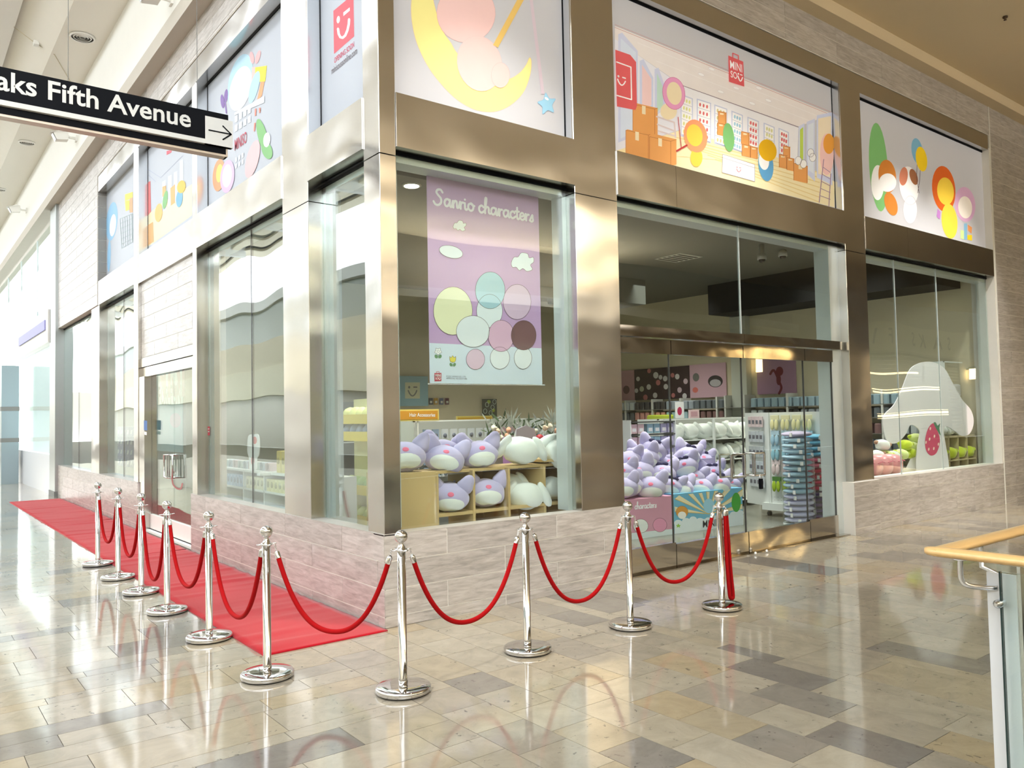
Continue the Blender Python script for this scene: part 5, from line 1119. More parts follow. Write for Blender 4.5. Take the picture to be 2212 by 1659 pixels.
gondola(3.5, 6.2, 4.4, 1.5, 'white rack of dark boxes under the mustard aisle sign')
q0 = None
for r_ in range(2):
    for c_ in range(9):
        if q0 is None:
            q0 = MB().bbox(-0.12, 0.12, 0, 0.2, 0, 0.2, 0.006).build('toy_box', pr(34, 60, 96, 0.35)); MB().lathe([(0, 0), (0.06, 0), (0.06, 0.004), (0, 0.004)], n=14).build('round_print', pr(120, 170, 200), q0); q0.children[0].rotation_euler = (PI / 2, 0, 0); q0.children[0].location = (0, 0.0, 0.1); o = q0
        else: o = copy_tree(q0)
        o.location = (3.7 + c_ * 0.27, 4.36, 1.14 - r_ * 0.35); tag(o, 'navy toy box with a pale round print, under the mustard aisle sign', 'box', 'navy toy boxes in a row')
# blue screen with the winking emblem, posters, on the far cream wall
yb = 8.96
a = at(846, 812, y=yb); b = at(922, 877, y=yb); o = MB().box(a.x, b.x, yb - 0.06, yb, b.z, a.z).build('wall_screen', pr(150, 190, 204, 0.3)); tag(o, 'pale blue wall screen with a winking emblem on the far cream wall', 'screen')
S = Sheet(o, (0, yb - 0.06, 0), (0, -1, 0)); S.draw('printed_square', [[(875, 826), (907, 826), (907, 861), (875, 861)]], pr(216, 216, 186), 1); S.draw('emblem', smile(891, 845, 12), pr(130, 130, 124), 2)
MB().box(3.3, 5.2, 8.55, 8.9, 0, 1.9).build('wall_cabinet', pr(60, 58, 54, 0.4)).update_tag() if False else None
o = MB().box(3.3, 4.9, 8.6, 8.95, 0, 2.0).build('dark_cabinet', pr(56, 54, 52, 0.4)); tag(o, 'dark cabinet against the far cream wall under the blue screen', 'cabinet'); MB().box(3.3, 4.9, 8.58, 8.6, 1.2, 1.22).build('shelf_edge', WF, o)
for k, pxx in enumerate((930, 941, 953, 965)):
    a = at(pxx - 4, 860, y=yb); b = at(pxx + 4, 874, y=yb); o = MB().box(a.x, b.x, yb - 0.02, yb, b.z, a.z).build('wall_picture', pr(*((70, 74, 80), (190, 150, 60), (90, 100, 130), (110, 60, 70))[k])); tag(o, ['dark', 'orange', 'blue', 'maroon'][k] + ' little picture card on the far cream wall under the lilac banner', 'picture')
    MB().box(a.x + .02, b.x - .02, yb - 0.024, yb - 0.02, b.z + .03, b.z + .08).build('print', pr(210, 210, 200), o)
a = at(1041, 862, y=yb); b = at(1072, 900, y=yb); o = MB().box(a.x, b.x, yb - 0.03, yb, b.z, a.z).build('wall_poster', pr(70, 80, 66)); tag(o, 'green and black patterned poster on the far cream wall', 'poster')
S = Sheet(o, (0, yb - 0.03, 0), (0, -1, 0)); S.draw('printed_ring', [q for cx, cy in ((1048, 888), (1060, 892), (1052, 874), (1064, 880), (1068, 868)) for q in strip(ellipse(cx, cy, 3.6, 5), 1.1, True)], pr(206, 220, 210), 1); S.draw('printed_patch', [ellipse(1056, 868, 4, 4), ellipse(1066, 886, 3, 4)], pr(170, 190, 50), 1)
# cut flowers standing on a lilac counter
vs_ = empty('flower_stand', (0, 0, 0), 'stand of pale roses and silver fern leaves behind the white cushions', 'flowers'); yf = 3.1
gr = [mat('fern_green', srgb(72, 96, 62), 0.7, var=0.3), mat('silver_leaf', srgb(196, 206, 196), 0.6, var=0.1)]
rn = random.Random(5)
lf_ = {0: MB(), 1: MB()}
for k in range(150):
    px, py = rn.uniform(1050, 1225), rn.uniform(905, 955); c = at(px, py, y=yf + rn.uniform(-.15, .25)); w_ = 1 if rn.random() < 0.45 else 0
    tipd = Vector((rn.uniform(-1, 1), rn.uniform(-.5, .5), rn.uniform(0.1, 1.2))).normalized(); L_ = rn.uniform(.08, .2); sd = tipd.cross(Vector((0, 1, 0))).normalized() * rn.uniform(.006, .014)
    lf_[w_].add([c - sd, c + tipd * L_ * .5 - sd * 1.3, c + tipd * L_, c + tipd * L_ * .5 + sd * 1.3, c + sd], [(0, 1, 2, 3, 4)])
for (px, py) in ((1105, 905), (1195, 900)):
    for k in range(26):
        c = at(px, py + 14, y=yf); a_ = rn.uniform(-1.2, 1.2); tipd = Vector((math.sin(a_), rn.uniform(-.2, .2), math.cos(a_))); L_ = rn.uniform(.15, .3); sd = tipd.cross(Vector((0, 1, 0))).normalized() * 0.008
        lf_[1].add([c, c + tipd * L_ * .6 - sd, c + tipd * L_, c + tipd * L_ * .6 + sd], [(0, 1, 2, 3)])
tag(lf_[0].build('foliage', gr[0], vs_), kind='stuff'); tag(lf_[1].build('silver_leaves', gr[1], vs_), kind='stuff')
for k, (px, py) in enumerate(((1067, 924), (1074, 932), (1098, 928), (1157, 931), (1178, 925), (1203, 930), (1188, 921), (1066, 951), (1094, 940), (1082, 945))):
    c = at(px, py, y=yf - 0.15); g = MB()
    for j in range(4): g.ell((rn.uniform(-.01, .01), -0.012 * j, rn.uniform(-.01, .01)), (0.042 - .008 * j, 0.02, 0.042 - .008 * j), 9, 6)
    b_ = g.build('rose', pr(*((232, 226, 206), (236, 206, 176), (226, 170, 140))[k % 3]), vs_); b_.location = c
MB().box(at(1060, 930, y=yf).x, at(1222, 930, y=yf).x, yf - .1, yf + .2, 0, 1.2).build('crate', pr(140, 130, 120), vs_)
a = at(1118, 945, y=1.9); b = at(1222, 985, y=1.9); o = MB().box(a.x, b.x, 1.9, 2.2, 0, a.z).build('lilac_counter', pr(170, 120, 176, 0.4)); tag(o, 'lilac printed counter behind the white cushions', 'counter')
MB().prism([(a.x - .05, 1.89, a.z - .1), (a.x - .02, 1.89, a.z + .1), (a.x + .12, 1.89, a.z + .14), (a.x + .26, 1.89, a.z + .1), (a.x + .3, 1.89, a.z - .1)], (0, 0.01, 0)).build('header_card', pr(206, 196, 214), o)
MB().ell((a.x + .32, 1.87, a.z - .02), (.05, .05, .05), 12, 8).build('red_knob', pr(180, 30, 50), o)
# ------------------------------------------------------------------ pile of lavender cushions on printed boxes, behind the doors
def display_box(px0, pyt0, pyb0, px1, pyt1, pyb1, m_, label):
    """printed box whose front stands on the shop floor between two photo columns"""
    a = at(px0, pyb0, z=0.0); b = at(px1, pyb1, z=0.0); u = (b - a).normalized(); nrm = Vector((u.y, -u.x, 0)); h = atp(px1, pyt1, b, nrm).z; e = empty('display_box', (0, 0, 0), label, 'box')
    back = -nrm * 0.85; g = MB(); g.prism([a, b, b + Vector((0, 0, h)), a + Vector((0, 0, h))], back); g.build('box', m_, e); return e, Sheet(e, a, nrm), a, b, h, nrm
PKB = pr(206, 150, 176)
e, S, A1, B1, h1, n1 = display_box(1345, 1090, 1168.5, 1456, 1070.5, 1154, PKB, 'dusty pink display box with white script lettering behind the glass doors')
z = lambda x, y: (1180 + x / 6.913, 1040 + y / 6.913)
S.draw('printed_foot', [[(1345, 1153.5), (1456, 1142.2), (1456, 1154), (1345, 1168.5)]], pr(212, 224, 232), 1)
st_, wd = script('characters'); S.strokes(st_, z(1320, 415), z(1645, 388), wd, 0.3, SW, 2)
S.oval('printed_shape', *z(1410, 665), 16, 15, pr(226, 232, 234), 2, 0, INK, 0.7); S.oval('printed_shape', *z(1695, 650), 15, 15, pr(222, 150, 186), 2, 0, INK, 0.7)
e, S, A2, B2, h2, n2 = display_box(1457, 1070.5, 1153.5, 1605.5, 1053, 1133.5, pr(110, 180, 216), 'sky blue display box with printed sun rays and clouds behind the glass doors')
ray = []
for k in range(9):
    t0_, t1_ = math.radians(184 + k * 20), math.radians(184 + k * 20 + 8); cx, cy = 1531, 1110
    def hit(t):
        L_ = 200
        x_, y_ = math.cos(t), math.sin(t)
        for _ in range(200):
            px, py = cx + x_ * L_, cy + y_ * L_
            top = 1070.5 + (px - 1457) / 148.5 * -17.5
            if px < 1457 or px > 1605.5 or py < top: L_ *= 0.97
            else: break
        return (cx + x_ * L_, cy + y_ * L_)
    ray.append([(cx, cy), hit(t0_), hit(t1_)])
S.draw('printed_ray', ray, pr(238, 226, 190), 1); S.draw('printed_ray_edge', [q for r_ in ray for q in strip([r_[0], r_[1]], 1.2)], pr(226, 180, 60), 1.5)
S.draw('printed_foot', [[(1457, 1128), (1605.5, 1112), (1605.5, 1133.5), (1457, 1153.5)]], pr(224, 236, 246), 2)
for k, (cx, cy, r_) in enumerate(((1465, 1130, 9), (1482, 1126, 9), (1497, 1122, 8), (1512, 1126, 9), (1530, 1124, 8), (1549, 1120, 9), (1568, 1116, 9), (1585, 1112, 9), (1598, 1108, 8))): S.oval('printed_cloud', cx, cy, r_, r_ * .8, pr(224, 236, 246), 2.5)
S.oval('printed_shape', 1473, 1106, 13, 13, pr(214, 152, 66), 3, 0, INK, .4); S.oval('printed_shape', 1473, 1113, 9, 8, WHT, 4); S.oval('printed_shape', 1531, 1093, 12, 16, pr(160, 210, 236), 3); S.oval('printed_shape', 1590, 1085, 10, 21, pr(70, 170, 60), 3); S.blob('printed_star', [(1465, 1131), (1467, 1134), (1470, 1134), (1468, 1137), (1468, 1140), (1465, 1138), (1462, 1140), (1462, 1137), (1460, 1134), (1463, 1134)], pr(150, 200, 80), 4)
S.text('MINISO', (1518, 1139.5), (1566, 1134), pr(40, 40, 50), 5, 0.01)
GP = 'lavender cushions heaped on the display boxes behind the doors'
pile = [ # photo place of the cushion's middle, layer depth behind the box front, scale, kind
 (1352, 1052, 0.12, 1.0, 'lav'), (1366, 1048, 0.2, .95, 'lav'), (1404, 1050, 0.15, 1.12, 'lav'), (1440, 1046, 0.25, .95, 'lavb'), (1470, 1053, 0.15, 1.0, 'lavb'), (1508, 1050, 0.2, 1.05, 'lav'), (1545, 1044, 0.16, 1.15, 'lavb'), (1574, 1042, 0.4, .9, 'lav'),
 (1352, 1020, 0.3, 1.0, 'lav'), (1388, 1018, 0.28, 1.12, 'lav'), (1430, 1022, 0.32, 1.08, 'lavb'), (1494, 1030, 0.3, .95, 'lav'), (1535, 1018, 0.45, 1.0, 'lavb'),
 (1360, 992, 0.45, 1.0, 'lav'), (1400, 988, 0.5, 1.05, 'lav'), (1444, 1000, 0.55, .95, 'lav'), (1484, 1004, 0.35, 1.05, 'lavb'), (1512, 992, 0.7, .95, 'lavb'),
 (1408, 968, 0.6, 1.05, 'lavb'), (1480, 982, 0.5, 1.1, 'lavb'), (1503, 975, 0.75, .85, 'lav'), (1380, 978, 0.7, .9, 'lav')]
GPL = ['in the lowest layer', 'in the second layer', 'in the third layer', 'at the top']
for k, (px, py, dpt, sc_, kd) in enumerate(pile):
    nn, P0 = (n1, A1) if px < 1456 else (n2, A2)
    c = atp(px, py, P0 - nn * dpt, nn); lay = GPL[0 if k < 8 else 1 if k < 13 else 2 if k < 18 else 3]
    bw = 'wearing a navy bow' if kd == 'lavb' else 'without a bow'
    put(kd, (c.x, c.y, c.z - 0.155 * sc_), 'lavender cushion %s, %s of the %s box heap' % (bw, lay, 'pink' if px < 1456 else 'blue'), GP, rn.uniform(0.2, 1.0), rn.uniform(-.25, .25), rn.uniform(-.35, .35), sc_ * 0.92, 4)
# support under the heap so that the upper layers rest on something
c_ = (A1 + B2) / 2
for nm, A_, B_, nn, hh in (('riser', A1, B1, n1, h1), ('riser', A2, B2, n2, h2)):
    g = MB(); a_ = A_ - nn * 0.5; b_ = B_ - nn * 0.5; g.prism([a_ + Vector((0, 0, hh)), b_ + Vector((0, 0, hh)), b_ + Vector((0, 0, hh + 0.42)), a_ + Vector((0, 0, hh + 0.42))], -nn * 0.32)
    o = g.build('riser', pr(176, 170, 200)); tag(o, 'plain lilac riser under the heap on the %s display box' % ('pink' if A_ is A1 else 'blue'), 'box')
# ------------------------------------------------------------------ rack of white cushions
o = gondola(6.6, 9.2, 3.0, 1.56, 'white rack filled with white cushions behind the lavender heap', 0.45, 4)
MB().box(7.95, 7.98, 2.98, 3.02, 0, 1.56).build('upright', WF, o)
for r_ in range(4):
    for c_ in range(7):
        put('wht', (6.8 + c_ * 0.37, 3.18, 0.12 + 1.44 * r_ / 4 - 0.0), 'white cushion on the %s shelf of the rack behind the lavender heap' % ('lowest', 'second', 'third', 'top')[r_], 'white cushions on the rack', rn.uniform(0.3, .8), rn.uniform(-.2, .1), rn.uniform(-.3, .3), .95)
for k, (x0_, c, dy) in enumerate(((5.55, (226, 196, 200), 0), (5.9, (160, 200, 214), 0), (6.2, (190, 186, 220), 0))):   # small stand of carded packs
    for r_ in range(4):
        for q_ in range(2):
            o = MB().bbox(-.065, .065, 0, .08, 0, .14, .004).build('carded_pack', pr(*c)); o.location = (x0_ + q_ * .15, 2.55, 1.36 - r_ * .19); tag(o, ['pale pink', 'light blue', 'lilac'][k] + ' carded pack on the stand behind the lavender heap', 'package', 'carded packs on the small stand'); MB().box(-.04, .04, -.003, 0, .03, .08).build('print', WHT, o)
o = empty('display_rack', (0, 0, 0), 'small white stand of carded packs behind the lavender heap', 'shelf'); 
for r_ in range(5): MB().box(5.45, 6.42, 2.52, 2.75, 0.76 + r_ * .19, 0.775 + r_ * .19).build('shelf_board', mat('dark_joint', (0.05, 0.05, 0.05)), o)
for xx in (5.44, 6.42): MB().box(xx, xx + .02, 2.52, 2.75, 0, 1.56).build('upright', WF, o)
a = at(1459, 868, y=3.0); b = at(1478, 903, y=3.0); o = MB().box(a.x, b.x, 3.0, 3.01, b.z, a.z).build('standing_card', WHT); tag(o, 'white standing card with a magenta print on top of the rack', 'card'); S = Sheet(o, (0, 3.0, 0), (0, -1, 0)); S.oval('printed_shape', 1468, 888, 5, 9, pr(190, 40, 90), 1)
a = at(1488, 885, y=3.0); b = at(1511, 903, y=3.0); o = MB().box(a.x, b.x, 3.0, 3.01, b.z, a.z).build('standing_card', pr(236, 206, 210)); tag(o, 'pink standing card with small prints on top of the rack', 'card'); MB().box(a.x + .05, b.x - .05, 2.997, 3.0, b.z + .03, a.z - .03).build('print', pr(206, 160, 170), o)
# ------------------------------------------------------------------ east wall: posters and shelves of small goods
xe = 11.88
def wall_sheet(y0, y1, z0, z1, m_, label, nm='wall_poster'):
    e = empty(nm, (0, 0, 0), label, 'poster'); MB().box(xe - .02, xe, y0, y1, z0, z1).build('sheet', m_, e); return e, Sheet(e, (xe - .02, 0, 0), (-1, 0, 0))
RP = pr(206, 160, 172); DKP = pr(66, 50, 54)
e, S = wall_sheet(8.50, 9.0, 2.0, 2.77, RP, 'rose poster at the far end of the shop wall')
S.oval('printed_shape', 1353, 842, 7, 9, pr(100, 60, 70), 1)
e, S = wall_sheet(6.72, 8.49, 2.0, 2.775, DKP, 'dark poster scattered with white and pink spots on the shop wall')
z = lambda x, y: (1340 + x / 6.914, 760 + y / 6.914)
for k, (cx, cy, r_, c) in enumerate(((265, 405, 5, 0), (430, 285, 5, 1), (530, 350, 7, 0), (425, 525, 6, 0), (320, 555, 6, 2), (565, 460, 6, 1), (240, 580, 5, 0), (375, 680, 6, 1), (520, 650, 6, 0), (670, 400, 6, 0), (680, 520, 6, 0), (850, 370, 6, 0), (780, 350, 5, 1), (885, 570, 6, 3), (790, 650, 5, 1), (960, 660, 6, 0), (600, 380, 5, 0), (975, 440, 6, 3))):
    S.oval('printed_spot', *z(cx, cy), r_ * .8, r_, (pr(226, 222, 222), pr(206, 130, 130), pr(200, 200, 176), pr(214, 190, 200))[c], 1) if cx < 1000 else None
e['label'] = 'dark poster scattered with white and pink spots on the shop wall'
e, S = wall_sheet(5.67, 6.71, 2.0, 2.78, pr(214, 176, 190), 'pink poster with a grey rounded print on the shop wall')
S.oval('printed_shape', *z(1420, 440), 16, 13, pr(60, 56, 60), 1); S.oval('printed_shape', *z(1420, 465), 12, 8, pr(190, 186, 190), 2); S.oval('printed_shape', *z(1130, 380), 7, 9, pr(120, 120, 116), 1); S.oval('printed_shape', *z(1120, 570), 6, 6, pr(220, 120, 110), 1)
e, S = wall_sheet(3.9, 4.85, 2.02, 2.79, pr(184, 142, 172), 'mauve poster with a maroon slender print on the shop wall')
S.draw('printed_shape', strip(catmull([(1664, 808), (1672, 800), (1684, 826), (1688, 838), (1683, 850)], k=4), 5), pr(120, 30, 50), 1); S.oval('printed_shape', 1684, 802, 8, 10, pr(120, 30, 50), 1); S.oval('printed_shape', 1682, 820, 5, 12, pr(120, 30, 50), 1)
wsx = empty('wall_shelving', (0, 0, 0), 'long white wall shelving full of small goods under the posters', 'shelf')
for yy in (9.0, 8.5, 7.6, 6.72, 5.68, 5.45, 4.95, 3.9, 2.9, 1.9, 0.9): MB().box(11.5, 11.88, yy - .02, yy + .02, 0, 2.0 if yy > 5.5 else 2.02).build('upright', pr(206, 208, 204), wsx)
for zz_ in (0.3, 0.6, 0.9, 1.2, 1.5, 1.75): MB().box(11.5, 11.88, 0.9, 9.0, zz_ - .012, zz_).build('shelf_board', pr(120, 118, 112), wsx)
cn_ = ['salmon', 'slate grey', 'grey blue', 'charcoal', 'pale grey', 'brown', 'light blue']
cl_ = [(206, 150, 140), (96, 104, 110), (150, 160, 170), (60, 60, 62), (186, 196, 200), (120, 90, 90), (160, 190, 200)]
gp0 = {}
for r_, zz_ in enumerate((0.9, 1.2, 1.5, 1.75)):
    y_ = 1.0
    while y_ < 8.9:
        c = cl_[(int(y_ * 1.1) + r_ * 3) % 7] if zz_ < 1.7 or y_ > 5.5 else (150, 176, 190)
        if abs(y_ - 5.2) > 0.3:
            if c not in gp0: o = MB().bbox(-.09, .09, -.065, .065, 0, .19, .02).build('boxed_item', pr(*c)); gp0[c] = o
            else: o = copy_tree(gp0[c])
            o.location = (11.62, y_, zz_); tag(o, '%s boxed item on the %s shelf of the long wall shelving' % (dict(zip(cl_, cn_)).get(c, 'pale blue'), ('third', 'fourth', 'fifth', 'top')[r_]), 'box', 'small goods on the long wall shelving')
        y_ += 0.17
o = MB().bbox(11.45, 11.7, 6.95, 7.75, 1.505, 1.62, .03).build('lime_bundle', PL_LIME); tag(o, 'lime green bundle lying on the wall shelving under the dark poster', 'cushion')
# ------------------------------------------------------------------ pegboard stand with socks
pg = empty('pegboard_stand', (0, 0, 0), 'white pegboard stand on wheels hung with pairs of socks', 'display stand'); X = 7.9
f = lambda nm, m_, *b: MB().box(*b).build(nm, m_, pg)
yA = at(1665, 1000, x=X).y; yB = at(1733, 1000, x=X).y - 0.35; zt1 = at(1665, 891, x=X).z; zb1 = at(1666, 1094, x=X).z
f('peg_panel', WF, X, X + .03, yB, yA, zb1, zt1); f('edge_post', WF, X - .02, X + .04, yA, yA + .04, zb1, zt1); f('edge_post', WF, X - .02, X + .04, yB - .04, yB, zb1, zt1); f('peg_panel', WF, X + .5, X + .53, yB, yA, zb1, zt1)
lft = at(1621, 893, x=X + .45); g = MB(); g.prism([(X, yA + .05, zb1), (X + .22, yA + .62, zb1), (X + .22, yA + .62, zt1), (X, yA + .05, zt1)], (.03, .01, 0)); g.build('side_leaf', WF, pg)
f('base', WF, X - .05, X + .6, yB + .1, yA + .15, .10, .21)
for yy in (yB + .2, yA + .05):
    g = MB(); g.lathe([(0, -.02), (.04, -.02), (.04, .02), (0, .02)], n=14); w_ = g.build('caster', RUBBER, pg); w_.rotation_euler = (PI / 2, 0, 0); w_.location = (X, yy, .045); MB().box(X - .015, X + .015, yy - .015, yy + .015, .06, .10).build('fork', SATIN, pg)
dots = MB()
for i in range(14):
    for j in range(3): dots.box(X - .0015, X, yB + .05 + i * (yA - yB - .1) / 13 - .004, yB + .05 + i * (yA - yB - .1) / 13 + .004, zb1 + .05 + j * .05, zb1 + .058 + j * .05)
tag(dots.build('peg_holes', pr(120, 124, 124), pg), kind='stuff')
def sock(c, c2, loc, label, grp='pairs of socks on the pegboard'):
    e = empty('socks', loc, label, 'socks', grp); MB().bbox(-.012, .012, -.075, .075, -.07, 0, .004).build('card', pr(*c2), e)
    for s_ in (-1, 1):
        g = MB(); g.ell((-.02, s_ * .037, -.15), (.02, .036, .085), 12, 8); g.build('sock', pr(*c, 0.9), e)
    MB().tube([(.0, 0, -.01), (.1, 0, 0)], .003, 5).build('peg', SATIN, e)
rowsS = [((236, 230, 176), (236, 232, 190), 905), ((170, 206, 226), (190, 216, 230), 938), ((150, 200, 216), (170, 206, 222), 970), ((224, 206, 206), (226, 210, 210), 1002), ((170, 200, 50), (80, 130, 60), 1038)]
nmS = ['pale yellow', 'light blue', 'turquoise', 'blush pink', 'lime green']
for k, (c, c2, py) in enumerate(rowsS):
    zz_ = at(1690, py, x=X).z + 0.06
    for j in range(4): sock(c, c2, (X - .05, yA - .13 - j * .19, zz_), nmS[k] + ' pair of socks on the pegboard stand')
for r_ in range(5):
    for j in range(4):
        o = MB().bbox(-.01, .01, -.045, .045, -.17, 0, .003).build('hanging_pack', pr(*((226, 206, 210), (200, 206, 214), (190, 196, 200), (206, 214, 222), (210, 214, 220))[r_])); o.location = (X - .03 + .22 * (j + .8) / 5, yA + .1 + .5 * (j + .6) / 5, zt1 - .06 - r_ * .24); o.rotation_euler.z = -0.36; tag(o, 'slim hanging pack in the %s row of the pegboard side leaf' % ('top', 'second', 'middle', 'fourth', 'bottom')[r_], 'package', 'slim packs on the pegboard side leaf'); MB().box(-.013, -.01, -.03, .03, -.12, -.06).build('print', pr(110, 110, 120), o)
# ------------------------------------------------------------------ clear bins of stacked neck cushions
def bin_(cx, cy, r, h, label):
    e = empty('clear_bin', (cx, cy, 0), label, 'bin'); MB().lathe([(0, 0), (r, 0), (r, .05), (0, .05)], n=24).build('foot', pr(190, 196, 196), e)
    g = MB(); g.rings([[(q * math.cos(2 * PI * i / 24), q * math.sin(2 * PI * i / 24), z_) for i in range(24)] for q, z_ in ((r, .05), (r, h), (r - .004, h), (r - .004, .05))], caps=False); g.build('acrylic_wall', CLEAR, e); return e
bin_(7.22, .95, .225, .98, 'clear round bin holding a tall stack of pale blue cushions'); bin_(7.72, 1.02, .2, .9, 'clear round bin holding red and purple cushions')
BL = [('lilac', (206, 196, 226))] + [('pale blue', (180, 210, 228))] * 10 + [('lilac', (206, 204, 232))] * 5
cst = {}
def disc(loc, r, h, c, label, grp):
    if c not in cst: g = MB(); g.ell((0, 0, h / 2), (r, r, h * .56), 24, 10, fn=bodyfn(77, .05, 0)); o = g.build('stack_cushion', plush_mat('plush_%d_%d_%d' % c, srgb(*c))); MB().box(-r * .98, -r * .92, -r * .5, -r * .3, .01, h * .8).build('care_tag', WHT, o); cst[c] = o
    else: o = copy_tree(cst[c])
    o.location = loc; o.rotation_euler.z = rn.uniform(-.5, .8); tag(o, label, 'cushion', grp)
hh = 1.30 / 16
for k in range(16):
    nm_, c = BL[15 - k]; 
    lab = 'lilac round cushion on the very top of the tall clear-bin stack' if k == 15 else ('lilac round cushion low in the tall clear-bin stack' if k < 5 else 'pale blue round cushion in the tall clear-bin stack')
    disc((7.22 + rn.uniform(-.008, .008), .95, .055 + k * hh), .212, hh, c, lab, 'round cushions stacked in the tall bin')
cc2 = [(90, 60, 120)] * 5 + [(206, 50, 84)] * 4 + [(216, 110, 140)] * 2 + [(110, 180, 214)] * 4
nn2 = ['purple'] * 5 + ['red'] * 4 + ['pink'] * 2 + ['sky blue'] * 4
for k in range(15): disc((7.72, 1.02, .055 + k * .083), .185, .083, cc2[k], nn2[k] + ' folded cushion in the second clear bin', 'folded cushions in the second bin')
# ------------------------------------------------------------------ end window: white standee with strawberry, toys, boxes
pc = Vector((10.05, .50, 0)); nn = Vector((-.42, -.907, 0)).normalized()
sd_ = empty('standee', (0, 0, 0), 'large plain white cut-out board with a painted strawberry in the end window', 'standee')
S = Sheet(sd_, pc, nn)
z = lambda x, y: (1880 + x / 6.38, 780 + y / 6.38)
outl = [z(*q) for q in ((780, 8), (900, 25), (1030, 110), (1130, 290), (1260, 520), (1390, 680), (1425, 850), (1370, 1000), (1260, 1030), (1160, 960), (1050, 900), (1010, 960), (1040, 1150), (1080, 1400), (1040, 1490), (690, 1535), (630, 1430), (660, 1150), (680, 960), (560, 880), (480, 1020), (360, 1130), (240, 1110), (180, 930), (190, 750), (330, 600), (440, 380), (540, 130), (650, 40))]
ol = catmull(outl, True, 5); P3 = [S.w(a.x, a.y, 0) for a in ol]; g = MB(); g.prism(P3, -nn * 0.02); g.build('board', mat('satin_white_board', srgb(226, 224, 228), 0.35, var=0.02), sd_)
S.draw('body_line', strip(catmull([z(*q) for q in ((700, 930), (800, 920), (940, 905), (1010, 900))], k=4), 0.7), pr(196, 192, 200), 1)
S.blob('strawberry', [z(*q) for q in ((850, 860), (790, 940), (755, 1080), (760, 1200), (800, 1280), (850, 1302), (910, 1265), (950, 1160), (955, 1060), (920, 950), (890, 880))], pr(208, 84, 116), 3)
S.draw('strawberry_seed', [ellipse(*z(cx, cy), 1.6, 3.4, .15) for cx, cy in ((825, 930), (882, 1035), (815, 1075), (765, 1120), (937, 1145), (803, 1215), (873, 1205))], pr(244, 222, 206), 4)
S.blob('strawberry_leaf', [z(*q) for q in ((870, 850), (900, 845), (925, 890), (960, 860), (950, 930), (968, 1020), (935, 980), (905, 930), (885, 890))], pr(96, 140, 110), 4)
S.draw('foot_line', strip([z(795, 1518), z(905, 1502)], 1.2), pr(70, 66, 72), 1)
g = MB(); q1 = S.w(*z(760, 1515), 0); g.prism([q1 - nn * .02, q1 - nn * .45, q1 - nn * .02 + Vector((0, 0, .6))], Vector((nn.y, -nn.x, 0)) * .01); g.build('strut', WHT, sd_)
pf = MB().box(8.0, 11.75, .34, 1.0, 0, .655).build('window_platform', pr(196, 190, 176)); tag(pf, 'low pale platform filling the end window behind the tiled sill', 'platform')
# pink storage boxes
for k in range(4):
    x_ = 8.16 + k * .30; g = MB(); g.ell((0, 0, .15), (.155, .2, .17), 20, 12, fn=lambda d: 1 / max(abs(d.x) ** 3 + abs(d.y) ** 3 + abs(d.z) ** 3, .2) ** (1 / 3) * .92); o = g.build('pink_pouf', mat('translucent_pink_plastic', srgb(230, 160, 166), 0.3, coat=.4)); o.location = (x_, .55, .655); tag(o, ['pink rounded tub nearest the steel column in the end window', 'pink rounded tub, second from the steel column in the end window', 'pink rounded tub, third from the steel column in the end window', 'pink rounded tub beside the white standee'][k], 'tub', 'pink tubs in the end window'); MB().tube([(-.1, -.19, .2), (0, -.2, .22), (.1, -.19, .2)], .006, 6).build('lid_line', pr(214, 110, 130), o)
tl = [('cream', 1895, 985, 'white and tan soft toy above the pink tub at the steel column'), ('cream', 1928, 986, 'white and tan soft toy above the second pink tub'), ('soft', 1913, 985, 'soft green toy squeezed between two white ones'), ('soft', 1945, 982, 'pale green toy above the third pink tub'), ('lime', 1955, 962, 'bright lime toy at the top of the heap beside the standee'), ('soft', 1972, 966, 'pale green fluffy toy right against the standee'), ('lime', 1966, 980, 'lime toy low beside the standee'), ('soft', 1978, 948, 'small pale toy behind the white standee edge'), ('cream', 1905, 962, 'tan and white toy on the second row near the steel column')]
for k, (kd, px, py, lab) in enumerate(tl):
    c = at(px, py, y=.72); put(kd, (c.x, c.y, c.z - .08), lab, 'green and white soft toys in the end window', .5, 0, rn.uniform(-.2, .2), .85)
# low cube shelf with lime cushions
cs_ = empty('cube_shelf', (0, 0, 0), 'low beige cube shelf holding lime cushions in the end window', 'shelf'); bg_ = pr(206, 192, 156)
ztop = at(2100, 938, y=.5).z
xs_ = [10.85, 11.2, 11.6, 12.0] 
MB().box(10.45, 11.82, .42, .78, ztop - .03, ztop).build('top_board', bg_, cs_); MB().box(10.45, 11.82, .76, .78, .655, ztop).build('back_panel', bg_, cs_); MB().box(10.45, 11.82, .42, .78, .76, .78).build('shelf_board', bg_, cs_)
for xx in (10.46, 10.80, 11.14, 11.48, 11.81): MB().box(xx - .01, xx + .01, .42, .78, .655, ztop).build('divider', bg_, cs_)
for k, xx in enumerate((10.63, 10.97, 11.31, 11.64)): put('lime', (xx, .52, .785), ['lime cushion in the cube behind the standee edge', 'lime cushion in the second cube from the standee', 'lime cushion in the third cube from the standee', 'lime cushion in the cube at the window jamb'][k], 'lime cushions in the end window', .5, 0, 0, 1.05)
for k, xx in enumerate((10.75, 11.05, 11.35, 11.6)): put('cream' if k > 1 else 'wht', (xx, .58, ztop + .0), ['white cushion just behind the standee edge on the low shelf', 'white cushion on the low beige shelf', 'white and tan soft toy on the low beige shelf', 'white and tan soft toy at the window jamb'][k], 'soft toys on the low beige shelf', .5, 0, .1, .8 if k < 2 else 1.15)
